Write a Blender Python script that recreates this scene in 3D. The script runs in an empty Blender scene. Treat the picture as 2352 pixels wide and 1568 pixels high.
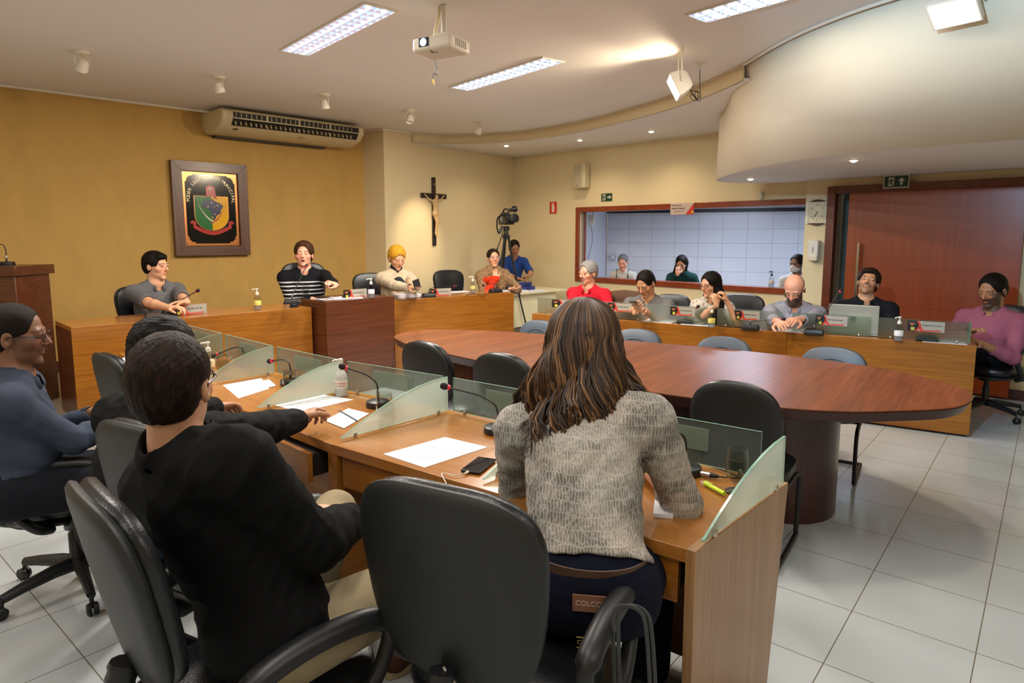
import bpy, math, random
import numpy as np
from mathutils import Vector, Matrix, noise
C = bpy.context
COL = C.scene.collection
PI = math.pi
# ---------------------------------------------------------------- camera
F = 1481.0; CX = 1176.0; CY = 719.0; HC = 1.6
PITCH = math.atan((CY-541)/F)
cam = bpy.data.cameras.new('camera'); camo = bpy.data.objects.new('camera', cam); COL.objects.link(camo)
camo.location = (0, 0, HC); camo.rotation_euler = (PI/2-PITCH, 0, 0)
cam.sensor_width = 36; cam.lens = 36*F/2352; cam.shift_y = -(784-CY)/2352
cam.clip_start = .05
cam.dof.use_dof = True; cam.dof.focus_distance = 2.5; cam.dof.aperture_fstop = 7.0
C.scene.camera = camo
# ---------------------------------------------------------------- world, exposure
w = bpy.data.worlds.new('world'); C.scene.world = w; w.use_nodes = True
w.node_tree.nodes['Background'].inputs[0].default_value = (1, .86, .7, 1)
w.node_tree.nodes['Background'].inputs[1].default_value = 0.3
vs = C.scene.view_settings
vs.view_transform = 'Standard'; vs.look = 'None'; vs.gamma = 1; vs.use_curve_mapping = False
vs.exposure = 0.27
C.scene.cycles.transparent_max_bounces = 24
def lamp(kind, name, loc, target, power, col, **k):
    l = bpy.data.lights.new(name, kind); l.energy = power; l.color = col
    for a, b in k.items(): setattr(l, a, b)
    o = bpy.data.objects.new(name, l); COL.objects.link(o); o.location = loc
    d = Vector(target)-Vector(loc); o.rotation_euler = d.to_track_quat('-Z', 'Y').to_euler()
    return o
WARM = (1, .80, .56); NEU = (1, .93, .84); COOL = (.86, .93, 1)
for x, y, e_ in [(-1.31, 4.93, 75), (-.09, 6.21, 95), (1.72, 4.08, 18), (.49, 2.8, 22), (-2.4, 3.3, 45), (-.6, .9, 22), (-2.2, -1, 25), (1.6, -.6, 25), (-4.5, 1.5, 55), (4.2, -.5, 30)]:
    lamp('AREA', 'tube_and_fill_light', (x, y, 3.055), (x, y, 0), e_, NEU, shape='RECTANGLE', size=.22, size_y=1.3)  # lamps without a fixture in view are added for ambient fill
lamp('SPOT', 'flood_wash', (1.40, 5.52, 2.93), (-.6, 5.0, 2.95), 40, WARM, spot_size=1.9, spot_blend=.5, shadow_soft_size=.06)
lamp('SPOT', 'flood_down', (1.38, 5.50, 2.86), (-1.9, 6.2, .4), 330, WARM, spot_size=2.25, spot_blend=.6, shadow_soft_size=.10)
lamp('SPOT', 'flood_right', (2.30, 3.75, 2.78), (.6, 5.0, .4), 80, WARM, spot_size=2.2, spot_blend=.6, shadow_soft_size=.10)
lamp('SPOT', 'bulkhead_wash', (-.2, 1.2, 2.6), (3.7, 4.5, 2.30), 400, (.42, .70, 1), spot_size=.9, spot_blend=.3, shadow_soft_size=.05)
lamp('AREA', 'booth_light', (3.2, 9.4, 2.15), (3.2, 9.4, 0), 60, (.66, .78, 1), shape='RECTANGLE', size=1.2, size_y=.6)
for x, y, z, e_ in [(-.085, 9.887, 2.92, 26), (.961, 9.354, 2.92, 26), (1.807, 8.585, 2.92, 26), (2.675, 7.36, 2.22, 16), (2.885, 5.56, 2.22, 12)]:
    lamp('SPOT', 'downlight_lamp', (x, y, z), (x, y, 0), e_, WARM, spot_size=2.4, spot_blend=.8, shadow_soft_size=.04)
lamp('SPOT', 'crucifix_spot', (-.434, 8.697, 2.92), (-1.42, 9.65, 1.55), 130, WARM, spot_size=.6, spot_blend=.9, shadow_soft_size=.03)
# ---------------------------------------------------------------- picking points of the place along a sight line
def _ray(px, py):
    a = (px-CX)/F; b = (CY-py)/F; c, s = math.cos(PITCH), math.sin(PITCH)
    return (a, c+b*s, -s+b*c)
def gp(px, py, h):
    r = _ray(px, py); t = (h-HC)/r[2]; return Vector((r[0]*t, r[1]*t, h))
def dp(px, py, Y):
    r = _ray(px, py); t = Y/r[1]; return Vector((r[0]*t, Y, HC+r[2]*t))
def pl(px, py, A, n):
    r = _ray(px, py); t = (A[0]*n[0]+A[1]*n[1])/(r[0]*n[0]+r[1]*n[1]); return Vector((r[0]*t, r[1]*t, HC+r[2]*t))
# ---------------------------------------------------------------- materials
def lin(c):
    if isinstance(c, str):
        c = [int(c[i:i+2], 16)/255 for i in (0, 2, 4)]
        c = [v/12.92 if v <= .04045 else ((v+.055)/1.055)**2.4 for v in c]
    return tuple(c)+(1,)
MATS = {}
def mat(name, col, rough=.5, metal=0, noise_s=0, noise_a=.15, bump=0, bump_s=60, scale=(1, 1, 1), **kw):
    if name in MATS: return MATS[name]
    m = bpy.data.materials.new(name); m.use_nodes = True; nt = m.node_tree; N = nt.nodes; L = nt.links
    b = N['Principled BSDF']; b.inputs['Base Color'].default_value = lin(col)
    b.inputs['Roughness'].default_value = rough; b.inputs['Metallic'].default_value = metal
    for k, v in kw.items():
        b.inputs[k.replace('_', ' ')].default_value = v
    if noise_s or bump:
        tc = N.new('ShaderNodeTexCoord'); mp = N.new('ShaderNodeMapping'); mp.inputs['Scale'].default_value = scale
        L.new(tc.outputs['Object'], mp.inputs[0])
    if noise_s:
        n = N.new('ShaderNodeTexNoise'); n.inputs['Scale'].default_value = noise_s; n.inputs['Detail'].default_value = 5
        L.new(mp.outputs[0], n.inputs[0])
        r = N.new('ShaderNodeValToRGB'); c = lin(col)
        r.color_ramp.elements[0].position = .3; r.color_ramp.elements[1].position = .7
        r.color_ramp.elements[0].color = tuple(x*(1-noise_a) for x in c[:3])+(1,)
        r.color_ramp.elements[1].color = tuple(min(1, x*(1+noise_a)) for x in c[:3])+(1,)
        L.new(n.outputs[0], r.inputs[0]); L.new(r.outputs[0], b.inputs['Base Color'])
    if bump:
        n2 = N.new('ShaderNodeTexNoise'); n2.inputs['Scale'].default_value = bump_s; n2.inputs['Detail'].default_value = 3
        L.new(mp.outputs[0], n2.inputs[0]); bp = N.new('ShaderNodeBump'); bp.inputs['Strength'].default_value = bump
        bp.inputs['Distance'].default_value = .01
        L.new(n2.outputs[0], bp.inputs['Height']); L.new(bp.outputs[0], b.inputs['Normal'])
    MATS[name] = m; return m
def emit(name, col, s):
    m = bpy.data.materials.new(name); m.use_nodes = True; b = m.node_tree.nodes['Principled BSDF']
    b.inputs['Base Color'].default_value = lin(col); b.inputs['Emission Color'].default_value = lin(col)
    b.inputs['Emission Strength'].default_value = s; MATS[name] = m; return m
def wood(name, c1, c2, rot=(0, 0, 0), rough=.3, fine=90, stretch=.035, coat=.2):
    """grain lines running along local X after the rotation"""
    if name in MATS: return MATS[name]
    m = bpy.data.materials.new(name); m.use_nodes = True; nt = m.node_tree; N = nt.nodes; L = nt.links
    b = N['Principled BSDF']; b.inputs['Roughness'].default_value = rough
    b.inputs['Coat Weight'].default_value = coat; b.inputs['Coat Roughness'].default_value = .2
    tc = N.new('ShaderNodeTexCoord'); mp = N.new('ShaderNodeMapping'); mp.inputs['Rotation'].default_value = rot
    L.new(tc.outputs['Object'], mp.inputs[0])
    mp2 = N.new('ShaderNodeMapping'); mp2.inputs['Scale'].default_value = (stretch, 1, 1)
    L.new(mp.outputs[0], mp2.inputs[0])
    n = N.new('ShaderNodeTexNoise'); n.inputs['Scale'].default_value = fine; n.inputs['Detail'].default_value = 4; n.inputs['Distortion'].default_value = .3
    n3 = N.new('ShaderNodeTexNoise'); n3.inputs['Scale'].default_value = fine*.14; n3.inputs['Detail'].default_value = 3
    L.new(mp2.outputs[0], n.inputs[0]); L.new(mp2.outputs[0], n3.inputs[0])
    mx = N.new('ShaderNodeMath'); mx.operation = 'MULTIPLY_ADD'; mx.inputs[1].default_value = .55
    ml = N.new('ShaderNodeMath'); ml.operation = 'MULTIPLY'; ml.inputs[1].default_value = .45
    L.new(n3.outputs[0], ml.inputs[0]); L.new(n.outputs[0], mx.inputs[0]); L.new(ml.outputs[0], mx.inputs[2])
    r = N.new('ShaderNodeValToRGB'); r.color_ramp.elements[0].position = .38; r.color_ramp.elements[1].position = .62
    r.color_ramp.elements[0].color = lin(c1); r.color_ramp.elements[1].color = lin(c2)
    L.new(mx.outputs[0], r.inputs[0]); L.new(r.outputs[0], b.inputs['Base Color'])
    MATS[name] = m; return m
def glassmat(name, col, rough=0, ior=1.45, mixt=None):
    if name in MATS: return MATS[name]
    m = bpy.data.materials.new(name); m.use_nodes = True; b = m.node_tree.nodes['Principled BSDF']
    b.inputs['Base Color'].default_value = lin(col); b.inputs['Roughness'].default_value = rough
    b.inputs['Transmission Weight'].default_value = 1; b.inputs['IOR'].default_value = ior
    MATS[name] = m; return m
# ---------------------------------------------------------------- mesh builder
class MB:
    def __init__(s): s.v = []; s.f = []; s.M = Matrix.Identity(4)
    def add(s, vs, fs):
        o = len(s.v); s.v += [tuple(s.M @ Vector(p)) for p in vs]; s.f += [tuple(i+o for i in f) for f in fs]; return s
    def box(s, c, d, rz=0, R=None):
        R = R or Matrix.Rotation(rz, 3, 'Z'); c = Vector(c)
        P = [c+R @ Vector((d[0]/2*i, d[1]/2*j, d[2]/2*k)) for i in (-1, 1) for j in (-1, 1) for k in (-1, 1)]
        return s.add(P, [(0, 1, 3, 2), (4, 6, 7, 5), (0, 4, 5, 1), (2, 3, 7, 6), (0, 2, 6, 4), (1, 5, 7, 3)])
    def prism(s, pts, z0, z1):
        n = len(pts); a = sum(pts[i][0]*pts[(i+1) % n][1]-pts[(i+1) % n][0]*pts[i][1] for i in range(n))
        if a < 0: pts = pts[::-1]
        return s.add([(p[0], p[1], z0) for p in pts]+[(p[0], p[1], z1) for p in pts],
                     [tuple(range(n))[::-1], tuple(range(n, 2*n))]+[(i, (i+1) % n, n+(i+1) % n, n+i) for i in range(n)])
    def loft(s, rings, cap=True, closed=True):
        n = len(rings[0]); vs = [p for r in rings for p in r]; fs = []
        for k in range(len(rings)-1):
            for i in range(n if closed else n-1):
                j = (i+1) % n; fs.append((k*n+i, k*n+j, (k+1)*n+j, (k+1)*n+i))
        if cap: fs += [tuple(range(n))[::-1], tuple(range((len(rings)-1)*n, len(rings)*n))]
        return s.add(vs, fs)
    def tube(s, pts, r, n=8, cap=True, flat=1):
        pts = [Vector(p) for p in pts]; m = len(pts); rings = []; up = None
        for i, p in enumerate(pts):
            t = (pts[min(i+1, m-1)]-pts[max(i-1, 0)])
            t = t.normalized() if t.length > 1e-9 else Vector((0, 0, 1))
            if up is None: up = t.orthogonal().normalized()
            up = (up-t*up.dot(t)); up = up.normalized() if up.length > 1e-6 else t.orthogonal().normalized()
            q = t.cross(up); rr = r[i] if isinstance(r, (list, tuple)) else r
            rings.append([p+(up*math.cos(a)*flat+q*math.sin(a))*rr for a in [2*PI*k/n for k in range(n)]])
        return s.loft(rings, cap)
    def lathe(s, prof, c=(0, 0, 0), n=24, R=None):
        c = Vector(c); R = R or Matrix.Identity(3)
        rings = [[c+R @ Vector((r*math.cos(2*PI*k/n), r*math.sin(2*PI*k/n), z)) for k in range(n)] for r, z in prof]
        return s.loft(rings)
    def ball(s, c, r, n=12, R=None):
        r = (r, r, r) if isinstance(r, (int, float)) else r; c = Vector(c); R = R or Matrix.Identity(3)
        rings = []
        for i in range(n+1):
            t = PI*min(max(i/n, .01), .99); rings.append([c+R @ Vector((r[0]*math.sin(t)*math.cos(2*PI*k/(2*n)), r[1]*math.sin(t)*math.sin(2*PI*k/(2*n)), r[2]*-math.cos(t))) for k in range(2*n)])
        return s.loft(rings)
    def build(s, name, m, parent=None, smooth=False, bevel=0, seg=2, sub=0, solid=0, auto=False, ang=None):
        if ang is not None: Ri = Matrix.Rotation(-ang, 3, 'Z'); s.v = [tuple(Ri @ Vector(p)) for p in s.v]
        me = bpy.data.meshes.new(name); me.from_pydata(s.v, [], s.f); me.validate()
        for mm in (m if isinstance(m, list) else [m]): me.materials.append(mm)
        o = bpy.data.objects.new(name, me); COL.objects.link(o)
        if ang is not None: o.rotation_euler[2] = ang
        if smooth or bevel or sub:
            me.polygons.foreach_set('use_smooth', [True]*len(me.polygons))
        if auto or bevel or (smooth and not sub):
            me.set_sharp_from_angle(angle=math.radians(40))
        if solid: q = o.modifiers.new('s', 'SOLIDIFY'); q.thickness = solid; q.offset = 0
        if bevel: q = o.modifiers.new('b', 'BEVEL'); q.width = bevel; q.segments = seg; q.limit_method = 'ANGLE'; q.harden_normals = False
        if sub: q = o.modifiers.new('u', 'SUBSURF'); q.levels = sub; q.render_levels = sub
        if parent is not None: o.parent = parent
        return o
def tag(o, label=None, cat=None, group=None, kind=None):
    if label: o['label'] = label
    if cat: o['category'] = cat
    if group: o['group'] = group
    if kind: o['kind'] = kind
    return o
def thing(name, label, cat, loc=(0, 0, 0), rz=0, group=None):
    o = bpy.data.objects.new(name, None); COL.objects.link(o); o.location = loc; o.rotation_euler = (0, 0, rz)
    o.empty_display_size = .1
    return tag(o, label, cat, group)
def struct(o): o['kind'] = 'structure'; return o
def dup(root, loc, rz=None, label=None, group=None):
    r = root.copy(); COL.objects.link(r); r.location = loc
    if rz is not None: r.rotation_euler = (0, 0, rz)
    if label: r['label'] = label
    if group: r['group'] = group
    def rec(a, b):
        for ch in list(a.children):
            c = ch.copy(); COL.objects.link(c); c.parent = b; rec(ch, c)
    rec(root, r); return r
def text(name, body, size, m, parent, loc, R, align='CENTER', ext=.0006, sx=1):
    cu = bpy.data.curves.new(name, 'FONT'); cu.body = body; cu.size = size; cu.align_x = align; cu.align_y = 'CENTER'; cu.extrude = ext
    t = bpy.data.objects.new(name, cu); COL.objects.link(t); C.view_layer.update()
    me = bpy.data.meshes.new_from_object(t.evaluated_get(C.evaluated_depsgraph_get())); bpy.data.objects.remove(t)
    me.name = name; me.transform(Matrix.Diagonal((sx, 1, 1, 1))); me.transform(R.to_4x4()); me.transform(Matrix.Translation(loc))
    me.materials.clear(); me.materials.append(m)
    o = bpy.data.objects.new(name, me); COL.objects.link(o)
    if parent is not None: o.parent = parent
    return o
def frame(xa, za):
    """3x3 with columns x, y, z given x axis and z axis"""
    x = Vector(xa).normalized(); z = Vector(za); z = (z-x*z.dot(x)).normalized(); y = z.cross(x)
    return Matrix((x, y, z)).transposed()
def catmull(P, n=8, closed=False):
    out = []; m = len(P)
    P = [Vector(p) for p in P]
    for i in range(m if closed else m-1):
        a, b, c, d = (P[(i-1) % m], P[i], P[(i+1) % m], P[(i+2) % m]) if closed else (P[max(i-1, 0)], P[i], P[i+1], P[min(i+2, m-1)])
        for k in range(n):
            t = k/n; out.append(.5*((2*b)+(c-a)*t+(2*a-5*b+4*c-d)*t*t+(3*b-a-3*c+d)*t**3))
    if not closed: out.append(P[-1])
    return out
# ---------------------------------------------------------------- people: smooth implicit bodies turned into one mesh
class Field:
    def __init__(s, lo, hi, vox):
        s.lo = np.array(lo, np.float32); s.v = vox
        s.n = np.ceil((np.array(hi)-np.array(lo))/vox).astype(int)+1
        s.f = np.full(s.n, .5, np.float32); s.inf = 0.
    def _sl(s, lo, hi):
        i0 = np.clip(np.floor((np.array(lo)-s.lo)/s.v).astype(int), 0, s.n-1)
        i1 = np.clip(np.ceil((np.array(hi)-s.lo)/s.v).astype(int)+1, 0, s.n)
        if (i1 <= i0).any(): return None
        sl = tuple(slice(a, b) for a, b in zip(i0, i1))
        ax = [s.lo[k]+s.v*np.arange(i0[k], i1[k], dtype=np.float32) for k in range(3)]
        return sl, ax[0][:, None, None], ax[1][None, :, None], ax[2][None, None, :]
    def _op(s, sl, d, k, op):
        f = s.f[sl]
        if op == '-':
            h = np.clip(.5-.5*(f+d)/k, 0, 1); s.f[sl] = f*(1-h)-d*h+k*h*(1-h)
        else:
            h = np.clip(.5+.5*(f-d)/k, 0, 1); s.f[sl] = f*(1-h)+d*h-k*h*(1-h)
    def cap(s, a, b, ra, rb, k=.02, op='+'):
        a = np.array(a, np.float32); b = np.array(b, np.float32); e = s.inf if op == '+' else 0
        ra += e; rb += e; m = max(ra, rb)+k+3*s.v
        q = s._sl(np.minimum(a, b)-m, np.maximum(a, b)+m)
        if q is None: return
        sl, X, Y, Z = q; ab = b-a; L = max(float(ab@ab), 1e-9)
        t = np.clip(((X-a[0])*ab[0]+(Y-a[1])*ab[1]+(Z-a[2])*ab[2])/L, 0, 1)
        d = np.sqrt((X-a[0]-t*ab[0])**2+(Y-a[1]-t*ab[1])**2+(Z-a[2]-t*ab[2])**2)-(ra+(rb-ra)*t)
        s._op(sl, d, k, op)
    def ell(s, c, r, R=None, k=.02, op='+'):
        c = np.array(c, np.float32); r = np.array(r, np.float32)+(s.inf if op == '+' else 0)
        m = float(r.max())+k+3*s.v; q = s._sl(c-m, c+m)
        if q is None: return
        sl, X, Y, Z = q; X = X-c[0]; Y = Y-c[1]; Z = Z-c[2]
        if R is None: R = np.eye(3)
        l = [X*R[0, i]+Y*R[1, i]+Z*R[2, i] for i in range(3)]
        k0 = np.sqrt(sum((l[i]/r[i])**2 for i in range(3))); k1 = np.sqrt(sum((l[i]/r[i]**2)**2 for i in range(3)))+1e-9
        s._op(sl, k0*(k0-1)/k1, k, op)
    def half(s, p, n, k=.004):
        """cut away everything on the side n points to"""
        sl, X, Y, Z = s._sl(s.lo, s.lo+s.v*s.n); n = np.array(n, float); n /= np.linalg.norm(n)
        s._op(sl, -((X-p[0])*n[0]+(Y-p[1])*n[1]+(Z-p[2])*n[2])*-1*-1 if False else ((p[0]-X)*n[0]+(p[1]-Y)*n[1]+(p[2]-Z)*n[2]), k, '-')
    def folds(s, amp, fr=1, seed=0):
        sl, X, Y, Z = s._sl(s.lo, s.lo+s.v*s.n); rs = np.random.RandomState(seed)
        g = 0
        for i in range(5):
            k = rs.randn(3)*np.array([20, 20, 42])*fr; k2 = rs.randn(3)*13*fr; ph = rs.rand(2)*6
            g = g+np.abs(np.sin(X*k[0]+Y*k[1]+Z*k[2]+ph[0]+1.6*np.sin(X*k2[0]+Y*k2[1]+Z*k2[2]+ph[1])))
        s.f += (amp*(g/5-.6)).astype(np.float32)
    def mesh(s):
        f = s.f; f[0] = f[-1] = .5; f[:, 0] = f[:, -1] = .5; f[:, :, 0] = f[:, :, -1] = .5
        n = s.n; sg = f < 0
        cs = np.zeros(n-1, np.uint8)
        for i in (0, 1):
            for j in (0, 1):
                for k in (0, 1): cs += sg[i:n[0]-1+i, j:n[1]-1+j, k:n[2]-1+k]
        cell = np.argwhere((cs > 0) & (cs < 8)); idx = -np.ones(n-1, np.int32); idx[tuple(cell.T)] = np.arange(len(cell))
        acc = np.zeros((len(cell), 3)); cnt = np.zeros(len(cell))
        I, J, K = cell.T
        cor = [(i, j, k) for i in (0, 1) for j in (0, 1) for k in (0, 1)]
        for a in cor:
            for ax in range(3):
                if a[ax]: continue
                b = list(a); b[ax] = 1
                fa = f[I+a[0], J+a[1], K+a[2]]; fb = f[I+b[0], J+b[1], K+b[2]]
                m = (fa < 0) != (fb < 0); t = np.where(m, fa/np.where(m, fa-fb, 1), 0)
                for q in range(3): acc[:, q] += m*(a[q]+(t if q == ax else 0))
                cnt += m
        V = (cell+acc/np.maximum(cnt, 1)[:, None])*s.v+s.lo
        Q = []
        for ax in range(3):
            u, v = (ax+1) % 3, (ax+2) % 3
            s0 = [slice(None)]*3; s1 = [slice(None)]*3; s0[ax] = slice(0, -1); s1[ax] = slice(1, None)
            ch = sg[tuple(s0)] != sg[tuple(s1)]; E = np.argwhere(ch); E = E[(E[:, u] > 0) & (E[:, v] > 0) & (E[:, u] < n[u]-1) & (E[:, v] < n[v]-1)]
            ins = sg[tuple(E.T)]
            def cc(du, dv):
                e = E.copy(); e[:, u] -= du; e[:, v] -= dv; return idx[tuple(e.T)]
            q = np.stack([cc(1, 1), cc(0, 1), cc(0, 0), cc(1, 0)], 1); q[~ins] = q[~ins][:, ::-1]; Q.append(q)
        return V, np.concatenate(Q)
def npmesh(name, V, Q, mats, parent, col=None, mi=None, decim=1):
    me = bpy.data.meshes.new(name); nv, nq = len(V), len(Q)
    me.vertices.add(nv); me.vertices.foreach_set('co', V.astype(np.float32).ravel())
    me.loops.add(nq*4); me.loops.foreach_set('vertex_index', Q.astype(np.int32).ravel())
    me.polygons.add(nq); me.polygons.foreach_set('loop_start', np.arange(0, nq*4, 4, dtype=np.int32))
    me.polygons.foreach_set('use_smooth', np.ones(nq, bool))
    for m in (mats if isinstance(mats, list) else [mats]): me.materials.append(m)
    if mi is not None: me.polygons.foreach_set('material_index', mi.astype(np.int32))
    me.update(calc_edges=True); me.validate()
    if col is not None:
        a = me.color_attributes.new('Col', 'FLOAT_COLOR', 'POINT')
        a.data.foreach_set('color', np.concatenate([col, np.ones((nv, 1))], 1).astype(np.float32).ravel())
    o = bpy.data.objects.new(name, me); COL.objects.link(o); o.parent = parent
    return o
def skinmat(name, bump=.15):
    if name in MATS: return MATS[name]
    m = mat(name, 'FFFFFF', .5, bump=bump, bump_s=250, Subsurface_Weight=.0)
    N = m.node_tree.nodes; a = N.new('ShaderNodeVertexColor'); a.layer_name = 'Col'
    m.node_tree.links.new(a.outputs[0], N['Principled BSDF'].inputs['Base Color']); return m
def hairmat(name, c1, c2, s=(60, 60, 5), rough=.55):
    if name in MATS: return MATS[name]
    m = mat(name, c1, rough, bump=.6, bump_s=2.2, scale=s, noise_s=2, noise_a=.1); m.node_tree.nodes['Principled BSDF'].inputs['Specular IOR Level'].default_value = .12
    for n in m.node_tree.nodes:
        if n.type == 'VALTORGB':
            n.color_ramp.elements[0].color = lin(c1); n.color_ramp.elements[1].color = lin(c2)
    return m
def clothmat(name, col, rough=.85, na=.12, ns=3, bump=.25, bs=350, **k):
    return mat(name, col, rough, noise_s=ns, noise_a=na, bump=bump, bump_s=bs, Specular_IOR_Level=.15, **k)
def V3(v): return np.array(v, float)
def nrm(v): v = np.array(v, float); return v/max(np.linalg.norm(v), 1e-9)
def ik(sh, wr, l1, l2, pole):
    d = wr-sh; L = np.linalg.norm(d); mx = (l1+l2)*.995
    if L > mx: wr = sh+d/L*mx; d = wr-sh; L = mx
    d = d/L; a = (l1*l1-l2*l2+L*L)/(2*L); h = math.sqrt(max(l1*l1-a*a, 1e-6))
    p = np.array(pole, float); p = nrm(p-d*(p@d)); return sh+d*a+p*h, wr
SK = {'tan': (.48, .235, .12), 'light': (.60, .31, .18), 'pink': (.64, .31, .20), 'brown': (.20, .085, .040), 'mid': (.36, .165, .08)}
def hand(Fd, wr, d, n, side, curl, s, thumb=.5, spread=1):
    """palm, four fingers bent toward palm normal n, and a thumb leaving the side of the palm"""
    d = nrm(d); n = nrm(n-d*(n@d)); w = np.cross(d, n)*side
    R = np.stack([w, d, n], 1)
    Fd.ell(wr+d*.047*s, (.040*s, .052*s, .0155*s), R, .012)
    Fd.cap(wr-d*.01*s, wr+d*.03*s, .024*s, .022*s, .015)
    for i, (off, ln, r) in enumerate([(.029, .070, .0088), (.010, .079, .0092), (-.010, .074, .0088), (-.028, .058, .0078)]):
        p = wr+d*(.086-.004*abs(i-1))*s+w*off*s; a = 0
        for j, (fr, da) in enumerate([(.48, .75), (.30, 1.0), (.24, .7)]):
            a += curl*da*(1+.08*(i-1)); q = p+(d*math.cos(a)+n*math.sin(a)+w*(.10-.07*i)*spread*(1 if j == 0 else .3))*ln*fr*s
            Fd.cap(p, q, r*s*(1-.08*j), r*s*(.95-.1*j), .004); p = q
    p = wr+d*.022*s+w*.030*s; q = p+(w*.75+d*.65+n*.25)*.040*s; Fd.cap(p, q, .014*s, .0115*s, .010)
    q2 = q+nrm(w*(.35-.5*thumb)+d*.85+n*(.2+.7*thumb))*.032*s; Fd.cap(q, q2, .0108*s, .0098*s, .005)
    q3 = q2+nrm(w*(.1-.6*thumb)+d*.9+n*(.3+.6*thumb))*.024*s; Fd.cap(q2, q3, .0098*s, .0078*s, .004)
def person(label, head, yaw, lean=8, hyaw=None, hpitch=0, hroll=0, s=1., skin='tan', fem=False, wL=None, wR=None,
           poleL=None, poleR=None, hL=None, hR=None, curl=(.45, .45), shirt=None, pants=None, hair=None, beard=None,
           glasses=None, mouth=0, hip=None, knees=None, feet=None, floor=0, vox=.005, belly=0, eyes=1, group=None, collar=None,
           twist=0, shrug=0, extras=None, fold=.004, legs=True, hands=True, noseL=1., shoes=None, seed=0, shw=None, browz=0, neckl=.150, seat=None, thigh=.30):
    yr = math.radians(yaw); f = V3((math.cos(yr), math.sin(yr), 0)); r = V3((math.sin(yr), -math.cos(yr), 0)); up = V3((0, 0, 1))
    hy = math.radians(hyaw if hyaw is not None else yaw); hp = math.radians(hpitch); hr = math.radians(hroll)
    hf0 = V3((math.cos(hy), math.sin(hy), 0)); hr0 = V3((math.sin(hy), -math.cos(hy), 0))
    hf = hf0*math.cos(hp)+up*math.sin(hp); hu = up*math.cos(hp)-hf0*math.sin(hp)
    hx = hr0*math.cos(hr)+hu*math.sin(hr); hu = hu*math.cos(hr)-hr0*math.sin(hr)
    HR = np.stack([hx, hf, hu], 1); hc = V3(head)
    H = lambda x, y, z: hc+HR@(V3((x, y, z))*s)
    lr = math.radians(lean); u = up*math.cos(lr)+f*math.sin(lr); f2 = f*math.cos(lr)-up*math.sin(lr)
    nd = nrm(u*.6+hu*.5); NB = hc-nd*neckl*s-hf*.0
    if hip is None and seat is not None: hip = NB-u*((NB[2]-floor-seat-.10)/math.cos(lr))
    if hip is None: hip = NB-u*.53*s
    else: hip = V3(hip); u = nrm(NB-hip); f2 = nrm(f-u*(f@u))
    rr = nrm(np.cross(f2, u)); Tm = np.stack([rr, f2, u], 1)
    tw = math.radians(twist); rs_ = rr*math.cos(tw)+f2*math.sin(tw)
    T = lambda x, y, z: hip+Tm@(V3((x, y, z))*s)
    L = np.linalg.norm(NB-hip)/s; sw = shw or (.155 if fem else .182); sc = hip+u*(L-.078+shrug)*s
    S = {+1: sc+rs_*sw*s, -1: sc-rs_*sw*s}     # +1 right arm, -1 left arm
    W = {}; E = {}
    for k, wt, po in ((1, wR, poleR), (-1, wL, poleL)):
        if wt is None: wt = hip+f*.30*s+r*.10*k*s+up*.08*s
        if po is None: po = r*k*.8-up*.9-f*.3
        E[k], W[k] = ik(S[k], V3(wt), .29*s, .255*s, po)
    K = {}; A = {}; HJ = {}
    for k in (1, -1):
        HJ[k] = hip+r*.09*k*s
        K[k] = V3(knees[0 if k == 1 else 1]) if knees else HJ[k]+f*thigh*s+r*.04*k*s-up*(.01 if thigh > .35 else .03)
        A[k] = V3(feet[0 if k == 1 else 1]) if feet else V3((K[k][0], K[k][1], floor+.08))+f*-.03
    root = thing('person', label, 'person', (float(hip[0]), float(hip[1]), floor), 0, group)
    off = V3((hip[0], hip[1], floor))
    pts = np.array([hc, hip, NB]+list(S.values())+list(E.values())+list(W.values())+list(K.values())+list(A.values()))
    lo = pts.min(0)-.25*s; hi = pts.max(0)+.25*s
    if hands: pass
    def torso(Fd, top=True):
        wa = .125 if fem else .145
        Fd.ell(T(0, -.01, .02), (.170*s, .120*s, .12*s), Tm, .05)
        Fd.ell(T(0, .005+belly*.5, .17), (wa*s*(1+belly*2), (.10+belly)*s, .14*s), Tm, .05)
        Fd.ell(T(0, .0, L-.19), ((.14 if fem else .162)*s, (.102+belly*.3)*s, .165*s), Tm, .05)
        Fd.cap(S[1]-rs_*.045*s-u*.01*s, S[-1]+rs_*.045*s-u*.01*s, .058*s, .058*s, .04)
        if fem:
            for k in (1, -1): Fd.ell(T(.07*k, .085, L-.21), (.062*s, .055*s, .06*s), Tm, .03)
        for k in (1, -1): Fd.cap(NB+u*.012*s, S[k]-rs_*k*.03*s, .044*s, .046*s, .05)
    ra = .86 if fem else 1
    def arm(Fd, k, t0=0, t1=2.):
        a = S[k]; 
        def at(t): return a+(E[k]-a)*t if t <= 1 else E[k]+(W[k]-E[k])*(t-1)
        def rad(t): return (np.interp(t, [0, .3, .9, 1, 1.25, 2], [.056, .05, .041, .040, .040, .026]))*s*ra
        ts = sorted(set([t0]+[t for t in (.3, .9, 1, 1.25) if t0 < t < t1]+[t1]))
        for p, q in zip(ts, ts[1:]): Fd.cap(at(p), at(q), rad(p), rad(q), .018)
        if t0 == 0: Fd.ell(a, (.058*s*ra,)*3, None, .03)
    def leg(Fd, k):
        Fd.cap(HJ[k], K[k], .088*s, .060*s, .04); Fd.cap(K[k], K[k]*.6+A[k]*.4, .058*s, .056*s, .03)
        Fd.cap(K[k]*.6+A[k]*.4, A[k], .056*s, .038*s, .02)
    # --- skin body, one continuous surface
    B = Field(lo, hi, vox); B.inf = -.004
    torso(B)
    if legs:
        for k in (1, -1): leg(B, k)
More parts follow.
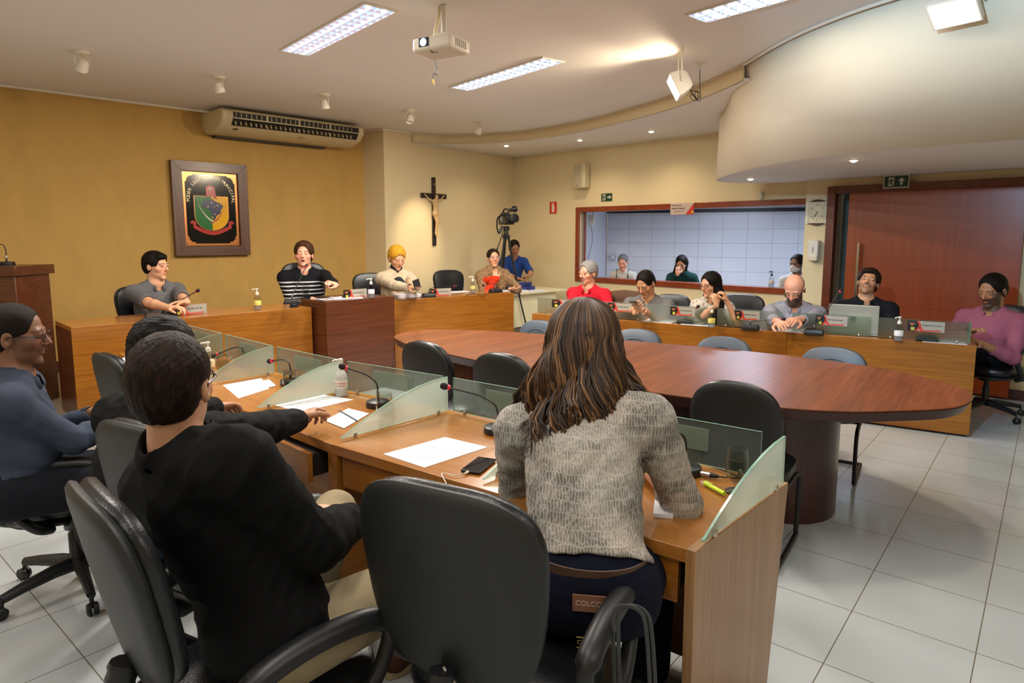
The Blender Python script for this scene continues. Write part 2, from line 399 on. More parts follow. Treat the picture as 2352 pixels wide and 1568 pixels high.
    if legs:
        for k in (1, -1):
            fd = nrm(A[k]*[1, 1, 0]-HJ[k]*[1, 1, 0]+f*.6); B.cap(A[k]-up*.03, A[k]+fd*.13*s-up*.045, .035*s, .03*s, .03)
    B.inf = -.002
    for k in (1, -1): arm(B, k)
    B.inf = 0
    nr = (.045 if fem else .055)*s
    B.cap(NB+nd*.0, H(0, -.022, -.055), nr*1.06, nr, .03)
    B.ell(H(0, -.012, .036), V3((.076, .094, .084))*s, HR, .02)
    B.ell(H(0, .018, -.018), V3((.062, .073, .085))*s, HR, .02)
    jw = .048 if fem else .054
    B.ell(H(0, .026, -.070), V3((jw, .052, .042))*s, HR, .025)
    B.ell(H(0, .071, -.100), V3((.022, .018, .017))*s, HR, .020)
    for k in (1, -1):
        B.ell(H(.043*k, .052, -.022), V3((.024, .026, .024))*s, HR, .02)
        B.ell(H(.031*k, .100, .004), V3((.019, .020, .013))*s, HR, .012, '-')
        B.ell(H(.031*k, .0715, .004), V3((.0165, .0165, .014))*s, HR, .004)
        B.ell(H(.031*k, .0775, .0115), V3((.0165, .0125, .0050))*s, HR, .003)
        B.ell(H(.078*k, -.008, -.008), V3((.010, .019, .031))*s, HR, .008)
        B.ell(H(.086*k, -.003, -.004), V3((.006, .010, .017))*s, HR, .004, '-')
    B.cap(H(-.04, .076, .024), H(.04, .076, .024), .0105*s, .0105*s, .014)
    B.cap(H(0, .086, .014), H(0, .088+.021*noseL, -.025), .0065*s, .0100*s, .009)
    for k in (1, -1): B.ell(H(.0115*k, .097, -.030), V3((.007, .009, .0065))*s, HR, .006)
    B.ell(H(0, .080, -.050), V3((.024, .011, .015))*s, HR, .012)
    B.ell(H(0, .0865, -.0540), V3((.019, .0062, .0038))*s, HR, .004)
    B.ell(H(0, .0855, -.0645-mouth*.012), V3((.016, .0065, .0048))*s, HR, .004)
    if mouth: B.ell(H(0, .096, -.060-mouth*.005), V3((.014, .018, .004+.006*mouth))*s, HR, .004, '-')
    else: B.ell(H(0, .096, -.0590), V3((.022, .008, .0012))*s, HR, .003, '-')
    if hands:
        for k, hh, cu in ((1, hR, curl[1]), (-1, hL, curl[0])):
            if hh is None: dd = nrm(W[k]-E[k]); nn = V3((0, 0, -1))-r*k*.4
            else: dd, nn = V3(hh[0]), V3(hh[1])
            hand(B, W[k], dd, nn, -k, cu, s*(.9 if fem else 1.))
    Vt, Q = B.mesh(); P = (Vt-hc)@HR/s
    c0 = V3(SK[skin]); col = np.tile(c0, (len(Vt), 1))
    x, y, z = P.T; ax_ = np.abs(x)
    face = (y > .02) & (z > -.13) & (z < .12) & (ax_ < .09)
    def blend(m, c, a):
        m = np.clip(m, 0, 1)[:, None]*a; col[:] = col*(1-m)+np.array(c)*m
    sm = lambda v, e=.004: np.clip(v/e+.5, 0, 1)
    blend(sm(.03-np.hypot(ax_-.04, (z+.03)*1.1), .02)*(y > .03), c0*[1.1, .8, .75], .45)
    blend(sm(.016-np.hypot(ax_*.9, z+.028), .01)*(y > .08), c0*[1.1, .78, .72], .5)
    lip = c0*[.95, .5, .5] if not fem else c0*[1.0, .42, .42]
    blend(sm(1-((x/.022)**2+((z+.0590+mouth*.004)/(.0088+mouth*.006))**2), .35)*(y > .065), lip, .6)
    if mouth: blend(sm(1-((x/.016)**2+((z+.060+mouth*.005)/(.004+.006*mouth))**2), .4)*(y > .06), (.04, .01, .01), .95)
    hcol = V3(hair['brow'] if hair and 'brow' in hair else (.03, .018, .012))
    bz = .0265+browz
    blend(sm(1-(((ax_-.031)/.021)**2+((z-bz+((ax_-.03)**2)*9)/.0052)**2), .5)*(y > .05), hcol, .85)
    # eyelid line, open eye drawn as a real eyeball below
    blend(sm(1-(((ax_-.031)/.0155)**2+((z-(.0035 if eyes else -.003))/(.0065 if eyes else .0022))**2), .4)*(y > .06), c0*.35 if eyes else c0*.25, .8)
    if beard:
        bc = V3(beard[1]); k_ = beard[0]
        if k_ == 'full':
            m = sm(-.030-z-.0*ax_+np.where(ax_ > .045, .035, 0), .012)*(y > -.02)*(z > -.14)*(y > .0-.3*(z+.03))
            m = m*(1-sm(1-((x/.020)**2+((z+.0605)/.008)**2), .4))
            blend(m, bc, beard[2])
        if k_ in ('moustache', 'full', 'goatee'):
            blend(sm(1-(((ax_-.012)/.028)**2+((z+.043+ax_*.25)/.0085)**2), .5)*(y > .06), bc, min(1, beard[2]+.1))
        if k_ == 'goatee': blend(sm(1-((x/.020)**2+((z+.088)/.018)**2), .5)*(y > .04), bc, .8)
    bo = npmesh('body', Vt-off, Q, skinmat('skin'), root, col)
    # --- eyeballs
    if eyes:
        for k in (1, -1):
            e = MB(); c = H(.031*k, .0748, .0032)-off; e.ball(c, .0122*s, 8, Matrix(HR.tolist()))
            gz = V3((.0, .0118, 0)) if eyes == 1 else V3(eyes)*.0118
            eo = e.build('eye', mat('eye_white', 'D8CFC4', .25), root, smooth=True)
            i = MB(); i.ball(c+HR@(gz*s), (.0055*s, .002*s, .0055*s), 8, Matrix(HR.tolist()))
            i.build('iris', mat('iris_dark', '1E120C', .2), eo, smooth=True)
    # --- clothes
    def cloth(nm, fn, m, inf, fo=fold, sd=0):
        G = Field(lo, hi, vox); G.inf = inf; fn(G)
        if fo: G.folds(fo, 1, seed+sd)
        v, q = G.mesh(); 
        return npmesh(nm, v-off, q, m, root) if len(v) else None
    if pants:
        def fn(G):
            G.ell(T(0, -.01, .02), (.172*s, .122*s, .12*s), Tm, .05); G.ell(T(0, .0, .12), (.135*s, .10*s, .10*s), Tm, .05)
            for k in (1, -1):
                G.cap(HJ[k], K[k], .090*s, .064*s, .04); G.cap(K[k], A[k]+up*.04, .064*s, .052*s, .02)
            for k in (1, -1): G.ell(A[k]+up*-.02, (.07*s,)*3, None, .01, '-')
            G.ell(T(0, 0, .30), (.25*s, .2*s, .15*s), Tm, .01, '-')
        cloth(pants[0], fn, pants[1], .006, fold, 5)
    if shoes and legs:
        for k in (1, -1):
            def fn(G, k=k):
                fd = nrm((A[k]-HJ[k])*[1, 1, 0]*.3+f*.6); G.cap(A[k]-up*.035-fd*.02, A[k]+fd*.16*s-up*.05, .040*s, .032*s, .03); G.cap(A[k], A[k]+up*.03, .045*s, .042*s, .02)
                G.half((0, 0, floor+.012), (0, 0, -1)); G.half(A[k]+up*.035, (0, 0, 1))
            so_ = cloth('shoe', fn, shoes, .008, 0)
            fd = nrm((A[k]-HJ[k])*[1, 1, 0]*.3+f*.6); sd_ = np.cross(fd, up); sl_ = MB()
            P = [A[k]*[1, 1, 0]+fd*(.06+.125*s*math.cos(t))+sd_*(.046*math.sin(t))-V3((off[0], off[1], 0)) for t in [2*PI*i/20 for i in range(20)]]
            sl_.loft([[Vector(p)+Vector((0, 0, .002)) for p in P], [Vector(p)+Vector((0, 0, .028)) for p in P]]); sl_.build('sole', mat('pale_sole', 'B8A888', .6), root)
    if shirt:
        sl = shirt.get('sleeve', .7); inf = shirt.get('inf', .011)
        def fn(G):
            torso(G)
            for k in (1, -1):
                G.inf = inf; t1 = sl if not isinstance(sl, tuple) else sl[0 if k == 1 else 1]; arm(G, k, 0, t1)
                def at(t): return S[k]+(E[k]-S[k])*t if t <= 1 else E[k]+(W[k]-E[k])*(t-1)
                if t1 < 1.0: G.cap(at(t1*.6), at(t1), .048*s, .052*s, .02)
                d_ = nrm(at(t1)-at(t1-.05)); cr = (.10 if t1 < 1 else .07)*s
                c_ = at(t1)+d_*(cr+.01); G.ell(c_, (cr,)*3 , None, .006, '-')
                if t1 <= 1.9:  G.cap(at(t1-.06), at(min(2, t1+.1)), .043*s if t1 < 1 else .034*s, .040*s if t1 < 1 else .03*s, .003, '-')
            nk = shirt.get('neck', .012)
            if nk > -.5: G.cap(NB-u*.012*s+f2*shirt.get('nf', .012)*s, H(0, -.02, .0), nr+nk*s, nr+(nk+.03)*s, .008, '-')
            if shirt.get('vee'): G.cap(NB-u*shirt['vee']*s+f2*.13*s, NB+f2*.10*s+u*.03*s, .004, .035*s, .006, '-')
            if shirt.get('turtle'): G.cap(NB, NB+nd*.06*s, nr+.004, nr+.002, .01)
            G.ell(T(0, 0, shirt.get('hem', -.07)-.12), (.30*s, .28*s, .12*s), Tm, .01, '-')
        cloth(shirt.get('name', 'shirt'), fn, shirt['m'], inf, shirt.get('fold', fold), 1)
        if shirt.get('open'):     # jacket worn open over an inner top
            def fn2(G):
                G.ell(T(0, .02, L-.19), (.125*s, .098*s, .165*s), Tm, .05); G.ell(T(0, .01, .17), (.12*s, .098*s, .14*s), Tm, .05)
                G.cap(NB, NB+nd*.055*s, nr+.006, nr+.003, .02)
            cloth('inner_top', fn2, shirt['open'], .014, .002, 9)
    if collar:
        # fold-over collar: an open band standing round the neck and turned down outward
        mb = MB(); n = 40; gap = math.radians(20); rings = []
        q0 = NB+nd*.0*s
        for i in range(n+1):
            a = -PI+gap+(2*PI-2*gap)*i/n; a += PI/2+PI    # opening at the front
            dx = rr*math.cos(a)+f2*math.sin(a); fr = max(0, math.sin(a))
            base = q0+dx*(nr+.014*s)+f2*.008*s-u*(.012+.030*fr)*s
            top = q0+dx*(nr+.010*s)+f2*.006*s+u*(.036-.050*fr)*s
            fld = q0+dx*(nr+.030*s)+f2*.008*s-u*(.012+.046*fr)*s
            rings.append([base-off, top-off, top+dx*.006*s-off, fld-off])
        mb.loft(rings, cap=False, closed=False); mb.build('collar', collar, root, smooth=True, solid=.004)
    # --- hair
    if hair and hair.get('style') != 'none':
        st = hair['style']; vx = min(vox, .0045)
        ext = hair.get('len', .0)*s; hh = Field(hc-V3((.24, .24, .20+ext)), hc+V3((.24, .24, .22)), vx)
        th = hair.get('th', .010)
        hh.ell(H(0, -.016, .040), (V3((.077, .094, .084))+th)*s, HR, .02)
        if st == 'short':
            hh.ell(H(0, -.045, -.005), (V3((.072, .062, .075))+th*.6)*s, HR, .02)
            hh.ell(H(0, .110, -.022+hair.get('front', 0)), V3((.076, .092, .120))*s, HR, .006, '-')
            for k in (1, -1): hh.ell(H(.10*k, .035, -.045), V3((.05, .055, .062))*s, HR, .006, '-')
            hh.ell(H(0, -.02, -.135), V3((.12, .13, .075))*s, HR, .006, '-')
            if hair.get('quiff'): hh.ell(H(.01, .062, .085), V3((.055, .035, .028))*s, HR, .02)
            for k in (1, -1): hh.ell(H(.09*k, -.012, -.02), V3((.02, .028, .038))*s, HR, .006, '-')
        if st == 'bald':
            hh.ell(H(0, .02, .10), V3((.12, .13, .085))*s, HR, .01, '-')
            hh.ell(H(0, .10, -.045), V3((.085, .115, .15))*s, HR, .006, '-')
            hh.ell(H(0, -.02, -.145), V3((.12, .13, .075))*s, HR, .006, '-')
            for k in (1, -1): hh.ell(H(.09*k, -.012, -.02), V3((.02, .03, .038))*s, HR, .006, '-')
        if st == 'long':
            ln = hair.get('len', .2)*s; back = -hf0
            for k in (1, -1):
                p = H(.055*k, -.03, .0); q = hc+hr0*(.075*k+hair.get('side', 0))*s+back*.05*s-up*(ln+.05*s)
                hh.cap(p, q, .038*s, hair.get('w', .035)*s, .04)
            p = H(0, -.06, .0); q = hc+hr0*hair.get('side', 0)*s+back*hair.get('bk', .08)*s-up*(ln+.07*s); hh.cap(p, q, .055*s, hair.get('w', .035)*1.25*s, .05)
            hh.ell(H(0, .108, -.030), V3((.068, .088, .116))*s, HR, .010, '-')
            hh.cap(H(0, .10, -.08), hc+hf0*.12*s-up*(ln+.15), .062*s, .07*s, .02, '-')
        if st == 'tied':
            hh.ell(H(0, .110, -.024), V3((.074, .092, .118))*s, HR, .008, '-'); hh.ell(H(0, -.0, -.125), V3((.12, .11, .075))*s, HR, .006, '-')
            for k in (1, -1): hh.ell(H(.10*k, .02, -.045), V3((.04, .06, .06))*s, HR, .006, '-')
            hh.ell(H(0, -.115, .0), V3((.03, .035, .035))*s, HR, .02)
        if hair.get('amp', .004): hh.folds(hair.get('amp', .004), 2.8, 3+seed)
        v, q = hh.mesh(); npmesh('hair', v-off, q, hair['m'], root)
    if glasses:
        g = MB(); Rm = Matrix(HR.tolist())
        for k in (1, -1):
            ring = [H(.032*k+.0225*math.cos(a)*abs(math.cos(a))**-.2 if abs(math.cos(a)) > .05 else .032*k, .103-.012*abs(math.cos(a)*.5+k*.5*0), .001+.0165*math.sin(a))-off for a in [2*PI*i/20 for i in range(21)]]
            g.tube(ring, .0017*s, 6)
            g.tube([H(.055*k, .096, .006)-off, H(.074*k, .07, .007)-off, H(.083*k, -.0, .006)-off, H(.082*k, -.02, -.012)-off], .0018*s, 6)
        g.tube([H(-.010, .104, .004)-off, H(.010, .104, .004)-off], .0015*s, 6)
        g.build('glasses', glasses, root, smooth=True)
    if extras: extras(root, off, H, T, W, E, S, HR, hf, hu, f, r, u, f2, NB)
    return root
# ---------------------------------------------------------------- the room
M_tan = mat('wall_tan_texture', 'BC9650', .8, noise_s=6, noise_a=.05, bump=.5, bump_s=140, scale=(1, 1, .45))
M_cream = mat('wall_cream', 'DCCAA0', .75, bump=.08, bump_s=40)
M_ceil = mat('ceiling_paint', 'E6E2DC', .7, bump=.04, bump_s=3)
M_white = mat('white_trim', 'E4DCCB', .5)
M_redwood = wood('reddish_frame_wood', '6E2A10', '8A3C18', rough=.35, fine=60)
M_base = wood('dark_baseboard_wood', '3E1810', '52241A', rough=.4)
CT, CS1, CS2 = 3.08, 2.94, 2.235
def wallseg(mb, p, q, z0, z1, th=.1, side=1):
    p = Vector((p[0], p[1], 0)); q = Vector((q[0], q[1], 0)); d = (q-p).normalized(); n = Vector((-d.y, d.x, 0))*th*side
    mb.prism([p.xy, q.xy, (q+n).xy, (p+n).xy], z0, z1)
def wall(name, segs, m, side=1, th=.1, **k):
    mb = MB()
    for p, q, z0, z1 in segs: wallseg(mb, p, q, z0, z1, th, side)
    return struct(mb.build(name, m, **k))
P_tanA, P_tanB, P_retB, P_cor = (-7.6, 4.02), (-2.14, 9.48), (-1.79, 9.2), (.03, 11.27)
wall('wall_left', [(P_tanA, P_tanB, 0, 3.2)], M_tan)
wall('wall_return', [(P_tanB, P_retB, 0, 3.2)], M_cream, th=.02)
wall('wall_back', [(P_retB, P_cor, 0, 3.2)], M_cream, th=.02)
R1 = lambda s: (.03+s*.7071, 11.27-s*.7071)          # along the window wall
R2 = lambda s: (.03-.085+s*.7071, 11.27-.085-s*.7071)  # the face that stands 12 cm forward
s0, s1, sE = 1.47, 5.05, 11.0
wall('wall_right', [(R1(0), R1(s0), 0, 3.2), (R1(s0), R1(s1), 0, .95), (R1(s0), R1(s1), 1.97, 3.2), (R1(s1), R1(5.3), 0, 3.2)], M_cream)
sd0, sd1 = 5.32, 6.62
wall('wall_door_side', [(R2(4.96), R2(sd0), 0, 2.3), (R2(sd0), R2(sd1), 2.08, 2.3), (R2(sd1), R2(sE), 0, 3.2)], M_cream, th=.12)
wall('wall_far_right', [((7.75, 3.5), (7.75, -3.5), 0, 3.2)], M_cream)
wall('wall_behind', [((7.75, -3.5), (-7.6, -3.5), 0, 3.2)], M_cream)
wall('wall_near_left', [((-7.6, -3.5), P_tanA, 0, 3.2)], M_cream)
# floor: large square glazed tiles
def floor_mat():
    m = bpy.data.materials.new('glazed_floor_tiles'); m.use_nodes = True; nt = m.node_tree; N = nt.nodes; L = nt.links
    b = N['Principled BSDF']; b.inputs['Roughness'].default_value = .13
    tc = N.new('ShaderNodeTexCoord'); mp = N.new('ShaderNodeMapping'); mp.vector_type = 'TEXTURE'
    mp.inputs['Location'].default_value = (1.746, 2.938, 0); mp.inputs['Rotation'].default_value = (0, 0, math.radians(50))
    L.new(tc.outputs['Object'], mp.inputs[0])
    br = N.new('ShaderNodeTexBrick'); br.offset = 0; br.squash = 1
    br.inputs['Scale'].default_value = 1; br.inputs['Brick Width'].default_value = .445; br.inputs['Row Height'].default_value = .435
    br.inputs['Mortar Size'].default_value = .0022; br.inputs['Mortar Smooth'].default_value = .1; br.inputs['Bias'].default_value = -.3
    br.inputs['Color1'].default_value = lin('B2B8BA'); br.inputs['Color2'].default_value = lin('B6BCBE'); br.inputs['Mortar'].default_value = lin('6E6657')
    L.new(mp.outputs[0], br.inputs[0]); L.new(br.outputs[0], b.inputs['Base Color'])
    bp = N.new('ShaderNodeBump'); bp.inputs['Strength'].default_value = .2; bp.inputs['Distance'].default_value = .002; bp.invert = True
    L.new(br.outputs[1], bp.inputs['Height']); L.new(bp.outputs[0], b.inputs['Normal'])
    return m
fl = MB(); fl.prism([(-7.6, -3.5), (7.75, -3.5), (7.75, 3.6), (.03, 11.32), (-1.79, 9.24), (-2.14, 9.52), (-7.6, 4.06)], -.05, 0)
struct(fl.build('floor', floor_mat()))
# ceiling edge curve (T) and lower edge of the big curved bulkhead (B)
T = [Vector((x, y, 0)) for x, y in [(-1.45, 9.58), (-.9, 9.72), (.025, 9.48), (.82, 8.70), (1.45, 7.62), (1.80, 6.75), (1.98, 6.0), (2.06, 5.2), (2.18, 4.68), (2.40, 4.2), (2.95, 3.4), (4.6, 2.2), (7.7, 1.2)]]
TC = catmull(T, 8)
ce = MB(); ce.prism([(-7.6, -3.5), (-7.6, 4.06), (-2.14, 9.5), (-1.79, 9.22)]+[(p.x, p.y) for p in TC]+[(7.75, 1.2), (7.75, -3.5)], CT, CT+.1)
struct(ce.build('ceiling', M_ceil))
cr = MB(); cr.tube([(p.x, p.y, CT-.012) for p in TC], .012, 6); struct(cr.build('trim_1', M_white, smooth=True))
cr = MB(); cr.tube([(-7.6+.01, 4.0, CT-.012), (-2.14+.005, 9.46, CT-.012), (-1.79, 9.18, CT-.012), (-1.45, 9.56, CT-.012)], .014, 6); struct(cr.build('trim_2', M_white))
def ruled(name, top, bot, m, zt, zb, th=.02):
    mb = MB(); mb.loft([[Vector((p.x, p.y, zt)) for p in top], [Vector((p.x, p.y, zb)) for p in bot]], cap=False, closed=False)
    return mb.build(name, m, smooth=True, solid=th)
k6 = [i for i, p in enumerate(TC) if p.y > 5.75 or i < 9]
struct(ruled('wall_fascia', [TC[i] for i in k6], [TC[i] for i in k6], M_cream, CT+.02, CS1))
s1p = [(p.x, p.y) for p in [TC[i] for i in k6]]+[(2.25, 5.9), (2.7, 7.9), (3.3, 8.05), (.03, 11.3)]
so = MB(); so.prism(s1p, CS1, CS1+.02); struct(so.build('ceiling_soffit', M_ceil))
cr = MB(); cr.tube([(-1.40, 9.62, CS1-.008), (.03, 11.25, CS1-.008), (3.3, 7.98, CS1-.008)], .009, 6); struct(cr.build('trim_3', M_white))
Bt = [(3.42, 7.95), (2.95, 8.0), (2.55, 7.82), (2.36, 7.50), (2.28, 7.1), (2.16, 6.7), (2.02, 6.2), (2.03, 5.6), (2.10, 5.0), (2.22, 4.58), (2.44, 4.15), (2.98, 3.4), (4.65, 2.2), (7.7, 1.2)]
Bb = [(3.42, 7.95), (2.95, 8.0), (2.55, 7.85), (2.36, 7.55), (2.30, 7.1), (2.28, 6.6), (2.31, 6.1), (2.43, 5.5), (2.66, 5.05), (2.95, 4.72), (3.37, 4.35), (4.3, 3.65), (5.7, 2.9), (7.7, 2.2)]
Bt = catmull([Vector((a, b, 0)) for a, b in Bt], 6); Bb = catmull([Vector((a, b, 0)) for a, b in Bb], 6)
M_bulk = mat('bulkhead_paint', 'E2D6BC', .75)
struct(ruled('wall_bulkhead', Bt, Bb, M_bulk, CT+.04, CS2))
so = MB(); so.prism([(p.x, p.y) for p in Bb]+[(7.7, 3.55), (3.45, 7.86)], CS2, CS2+.02); struct(so.build('ceiling_bulkhead_underside', M_ceil))
# baseboards
wall('baseboard_right', [(R2(4.9), R2(sd0), 0, .1), (R2(sd1), R2(sE), 0, .1)], M_base, side=-1, th=.015)
wall('baseboard_window_side', [(R1(0), R1(4.85), 0, .1)], M_base, side=-1, th=.015)
wall('baseboard_left', [((P_tanA[0]+.01, P_tanA[1]), (P_tanB[0], P_tanB[1]), .15, .27)], M_base, side=-1, th=.015)
wall('baseboard_back', [(P_retB, P_cor, 0, .1)], M_base, side=-1, th=.015)
# window_1: long wooden frame around the opening to the next room
wf = MB(); e = Vector((.7071, -.7071, 0)); nI = Vector((-.7071, -.7071, 0))
def rbox(mb, sa, sb, za, zb, dep0, dep1, line=R1):
    a = Vector((*line(sa), 0))+nI*dep0; b = Vector((*line(sb), 0))+nI*dep0; c = Vector((*line(sb), 0))+nI*dep1; d = Vector((*line(sa), 0))+nI*dep1
    mb.prism([a.xy, b.xy, c.xy, d.xy], za, zb)
for a, b, za, zb in [(s0-.07, s0, .88, 2.04), (s0, s1, .88, .955), (s0, s1, 1.965, 2.04), (s1, s1+.07, .88, 2.04)]: rbox(wf, a, b, za, zb, -.16, .03)
w1 = struct(wf.build('window_1', M_redwood, bevel=.004))
# room beyond the window, cold light
M_tile = bpy.data.materials.new('white_wall_tiles'); M_tile.use_nodes = True
nt = M_tile.node_tree; b_ = nt.nodes['Principled BSDF']; b_.inputs['Roughness'].default_value = .25
tc = nt.nodes.new('ShaderNodeTexCoord'); mp = nt.nodes.new('ShaderNodeMapping'); mp.inputs['Rotation'].default_value = (PI/2, 0, 0)
br = nt.nodes.new('ShaderNodeTexBrick'); br.offset = 0; br.inputs['Brick Width'].default_value = .40; br.inputs['Row Height'].default_value = .245; br.inputs['Scale'].default_value = 1
br.inputs['Mortar Size'].default_value = .0028; br.inputs['Color1'].default_value = lin('C8C8CC'); br.inputs['Color2'].default_value = lin('C8C8CC'); br.inputs['Mortar'].default_value = lin('8C8A90')
nt.links.new(tc.outputs['Object'], mp.inputs[0]); nt.links.new(mp.outputs[0], br.inputs[0]); nt.links.new(br.outputs[0], b_.inputs['Base Color'])
M_cold = mat('pale_paint', 'C8C8CC', .7)
Pa, Pb = Vector((1.74, 11.85, 0)), Vector((5.6, 10.5, 0))
tw = MB(); L_ = (Pb-Pa).length; tw.box((L_/2, .05, 1.3), (L_, .1, 2.6)); o = tw.build('wall_tiled', M_tile); o.location = (Pa.x, Pa.y, 0); o.rotation_euler[2] = math.atan2(Pb.y-Pa.y, Pb.x-Pa.x); struct(o)
wall('wall_booth_left', [((1.16, 10.46), (1.74, 11.9), 0, 2.6)], M_cold)
wall('wall_booth_right', [((5.6, 10.5), (4.4, 7.0), 0, 2.6)], M_cold)
o = MB(); o.prism([(1.0, 10.5), (1.74, 12), (5.7, 10.6), (4.5, 7.1)], 2.2, 2.25); struct(o.build('ceiling_booth', M_cold))
o = MB(); o.prism([(1.0, 10.5), (1.74, 12), (5.7, 10.6), (4.5, 7.1)], -.05, 0); struct(o.build('floor_booth', M_cold))
o = MB(); o.box((L_/2, -.03, 2.03), (L_, .06, .06)); o = o.build('trim_4', mat('black_rail', '101014', .4)); o.location = (Pa.x, Pa.y, 0); o.rotation_euler[2] = math.atan2(Pb.y-Pa.y, Pb.x-Pa.x); struct(o)
# door_1: sliding wooden leaf hanging in front of the opening
M_door = wood('door_veneer', '80340C', '923F12', rot=(0, PI/2, 0), rough=.3, fine=45)
M_dframe = wood('door_frame_wood', '541F0A', '6A2C10', rough=.35)
fr = MB(); rbox(fr, sd0-.09, sd0, 0, 2.15, -.12, .10, R2); rbox(fr, sd0, sE, 2.07, 2.15, 0, .10, R2)
struct(fr.build('trim_5', M_dframe, bevel=.004))
drm = MB(); a = 5.46; b = 7.02
sx = lambda s, dep: Vector((*R2(s), 0))+nI*dep
for i in range(5): rbox(drm, a, b, .02+i*.41, .02+i*.41+.404, .035, .075, R2)
rbox(drm, a, b, .02, 2.07, .04, .070, R2)
dr = struct(drm.build('door_1', M_door))
M_chrome = mat('chrome', 'D0CCC4', .15, 1)
hm_ = MB(); c_ = sx(a+.14, .13); hm_.tube([(c_.x, c_.y, .62), (c_.x, c_.y, 1.52)], .016, 12)
for z in (.72, 1.42): hm_.tube([(c_.x, c_.y, z), tuple((sx(a+.14, .07)).xy)+(z,)], .009, 8)
hm_.build('door_handle', M_chrome, dr, smooth=True)
lk = MB(); c_ = sx(a+.07, .078); lk.box((c_.x, c_.y, .84), (.03, .05, .09), R=frame(e, (0, 0, 1))); lk.build('door_lock', M_chrome, dr, bevel=.004)
wall('wall_corridor', [((3.98, 7.95), (6.9, 5.6), 0, 2.3)], mat('teal_wall', '4A5C5C', .7))
# dais platform
D0, D1 = Vector((-3.385, 4.9, 0)), Vector((-1.982, 6.329, 0)); D2, D3 = Vector((-1.29, 7.02, 0)), Vector((.022, 7.944, 0))
o = MB(); o.prism([(-7.5, 4.12), (-6.2, 2.9), (D0.x-.05, D0.y-.0), (D1.x-.03, D1.y+.03), (D2.x-.03, D2.y+.03), (D3.x, D3.y+.02), (-1.25, 9.72), (-1.79, 9.15), (-2.14, 9.42)], 0, .15)
struct(o.build('floor_dais', mat('dais_floor', '8A7F70', .4)))
# ---------------------------------------------------------------- furniture
W_or = wood('honey_veneer', '7A4814', '98601F', rough=.28, fine=55, stretch=.05)
W_orv = wood('honey_veneer_upright', '90683E', 'A67E52', rot=(0, PI/2, 0), rough=.35, fine=70)
W_top = wood('honey_worktop', '935C24', 'A46C30', rough=.22, fine=40, stretch=.04, coat=.3)
W_dk = wood('walnut_veneer', '42200F', '5E301A', rough=.28, fine=45, stretch=.05)
W_dkv = wood('walnut_veneer_upright', '30140E', '482018', rot=(0, PI/2, 0), rough=.25, fine=60)
W_dkt = wood('walnut_table_top', '5A2C12', '7C4220', rot=(0, 0, math.radians(-52)), rough=.36, fine=60, stretch=.05, coat=.15)
M_blk = mat('black_plastic', '16171A', .42); M_shell = mat('black_chair_shell', '1A1C1C', .5, bump=.1, bump_s=300)
M_lea = mat('black_leatherette', '14161A', .33, bump=.12, bump_s=160); M_sheen = mat('leatherette_blue_sheen', '4A5460', .38, bump=.12, bump_s=160)  # second leatherette: blue-grey reflections put into its colour
M_tape = mat('pale_tape', 'B4AEA2', .6); M_metal = mat('brushed_steel', 'A8A4A0', .3, 1)
M_black_in = mat('dark_recess', '1A0E08', .7)
def glass(name, tint, rough, fac):
    m = bpy.data.materials.new(name); m.use_nodes = True; nt = m.node_tree; N = nt.nodes; L = nt.links
    out = N['Material Output']; N.remove(N['Principled BSDF'])
    tr = N.new('ShaderNodeBsdfTransparent'); tr.inputs[0].default_value = lin(tint)
    gl = N.new('ShaderNodeBsdfGlass'); gl.inputs['Color'].default_value = lin(tint); gl.inputs['Roughness'].default_value = rough; gl.inputs['IOR'].default_value = 1.3
    df = N.new('ShaderNodeBsdfTranslucent'); df.inputs[0].default_value = lin(tint)
    a = N.new('ShaderNodeMixShader'); a.inputs[0].default_value = fac; L.new(tr.outputs[0], a.inputs[1]); L.new(gl.outputs[0], a.inputs[2])
    b = N.new('ShaderNodeMixShader'); b.inputs[0].default_value = .30 if rough > .2 else .04; L.new(a.outputs[0], b.inputs[1]); L.new(df.outputs[0], b.inputs[2])
    L.new(b.outputs[0], out.inputs[0]); return m
G_fr = glass('frosted_glass', 'E8F0EA', .3, .5); G_cl = glass('front_glass', 'E4ECE6', .12, .25); G_edge = mat('green_glass_edge', '7FB09C', .2, Transmission_Weight=.3)
def clear(name, tint, f=.25):
    m = bpy.data.materials.new(name); m.use_nodes = True; nt = m.node_tree; N = nt.nodes; L = nt.links; N.remove(N['Principled BSDF'])
    tr = N.new('ShaderNodeBsdfTransparent'); tr.inputs[0].default_value = lin(tint); gl = N.new('ShaderNodeBsdfGlossy'); gl.inputs['Roughness'].default_value = .04
    lw = N.new('ShaderNodeLayerWeight'); lw.inputs[0].default_value = f; mx = N.new('ShaderNodeMixShader'); ml = N.new('ShaderNodeMath'); ml.operation = 'POWER'; ml.inputs[1].default_value = 2.2; L.new(lw.outputs['Facing'], ml.inputs[0]); mm = N.new('ShaderNodeMath'); mm.operation = 'MULTIPLY'; mm.inputs[1].default_value = .6; L.new(ml.outputs[0], mm.inputs[0]); L.new(mm.outputs[0], mx.inputs[0]); L.new(tr.outputs[0], mx.inputs[1]); L.new(gl.outputs[0], mx.inputs[2]); L.new(mx.outputs[0], N['Material Output'].inputs[0]); return m
G_drink = clear('drinking_glass', 'F4F4F2', .4); M_water = clear('water', 'E4E8E6', .3)
def quad_inset(p, q, t): return p+(q-p)*t
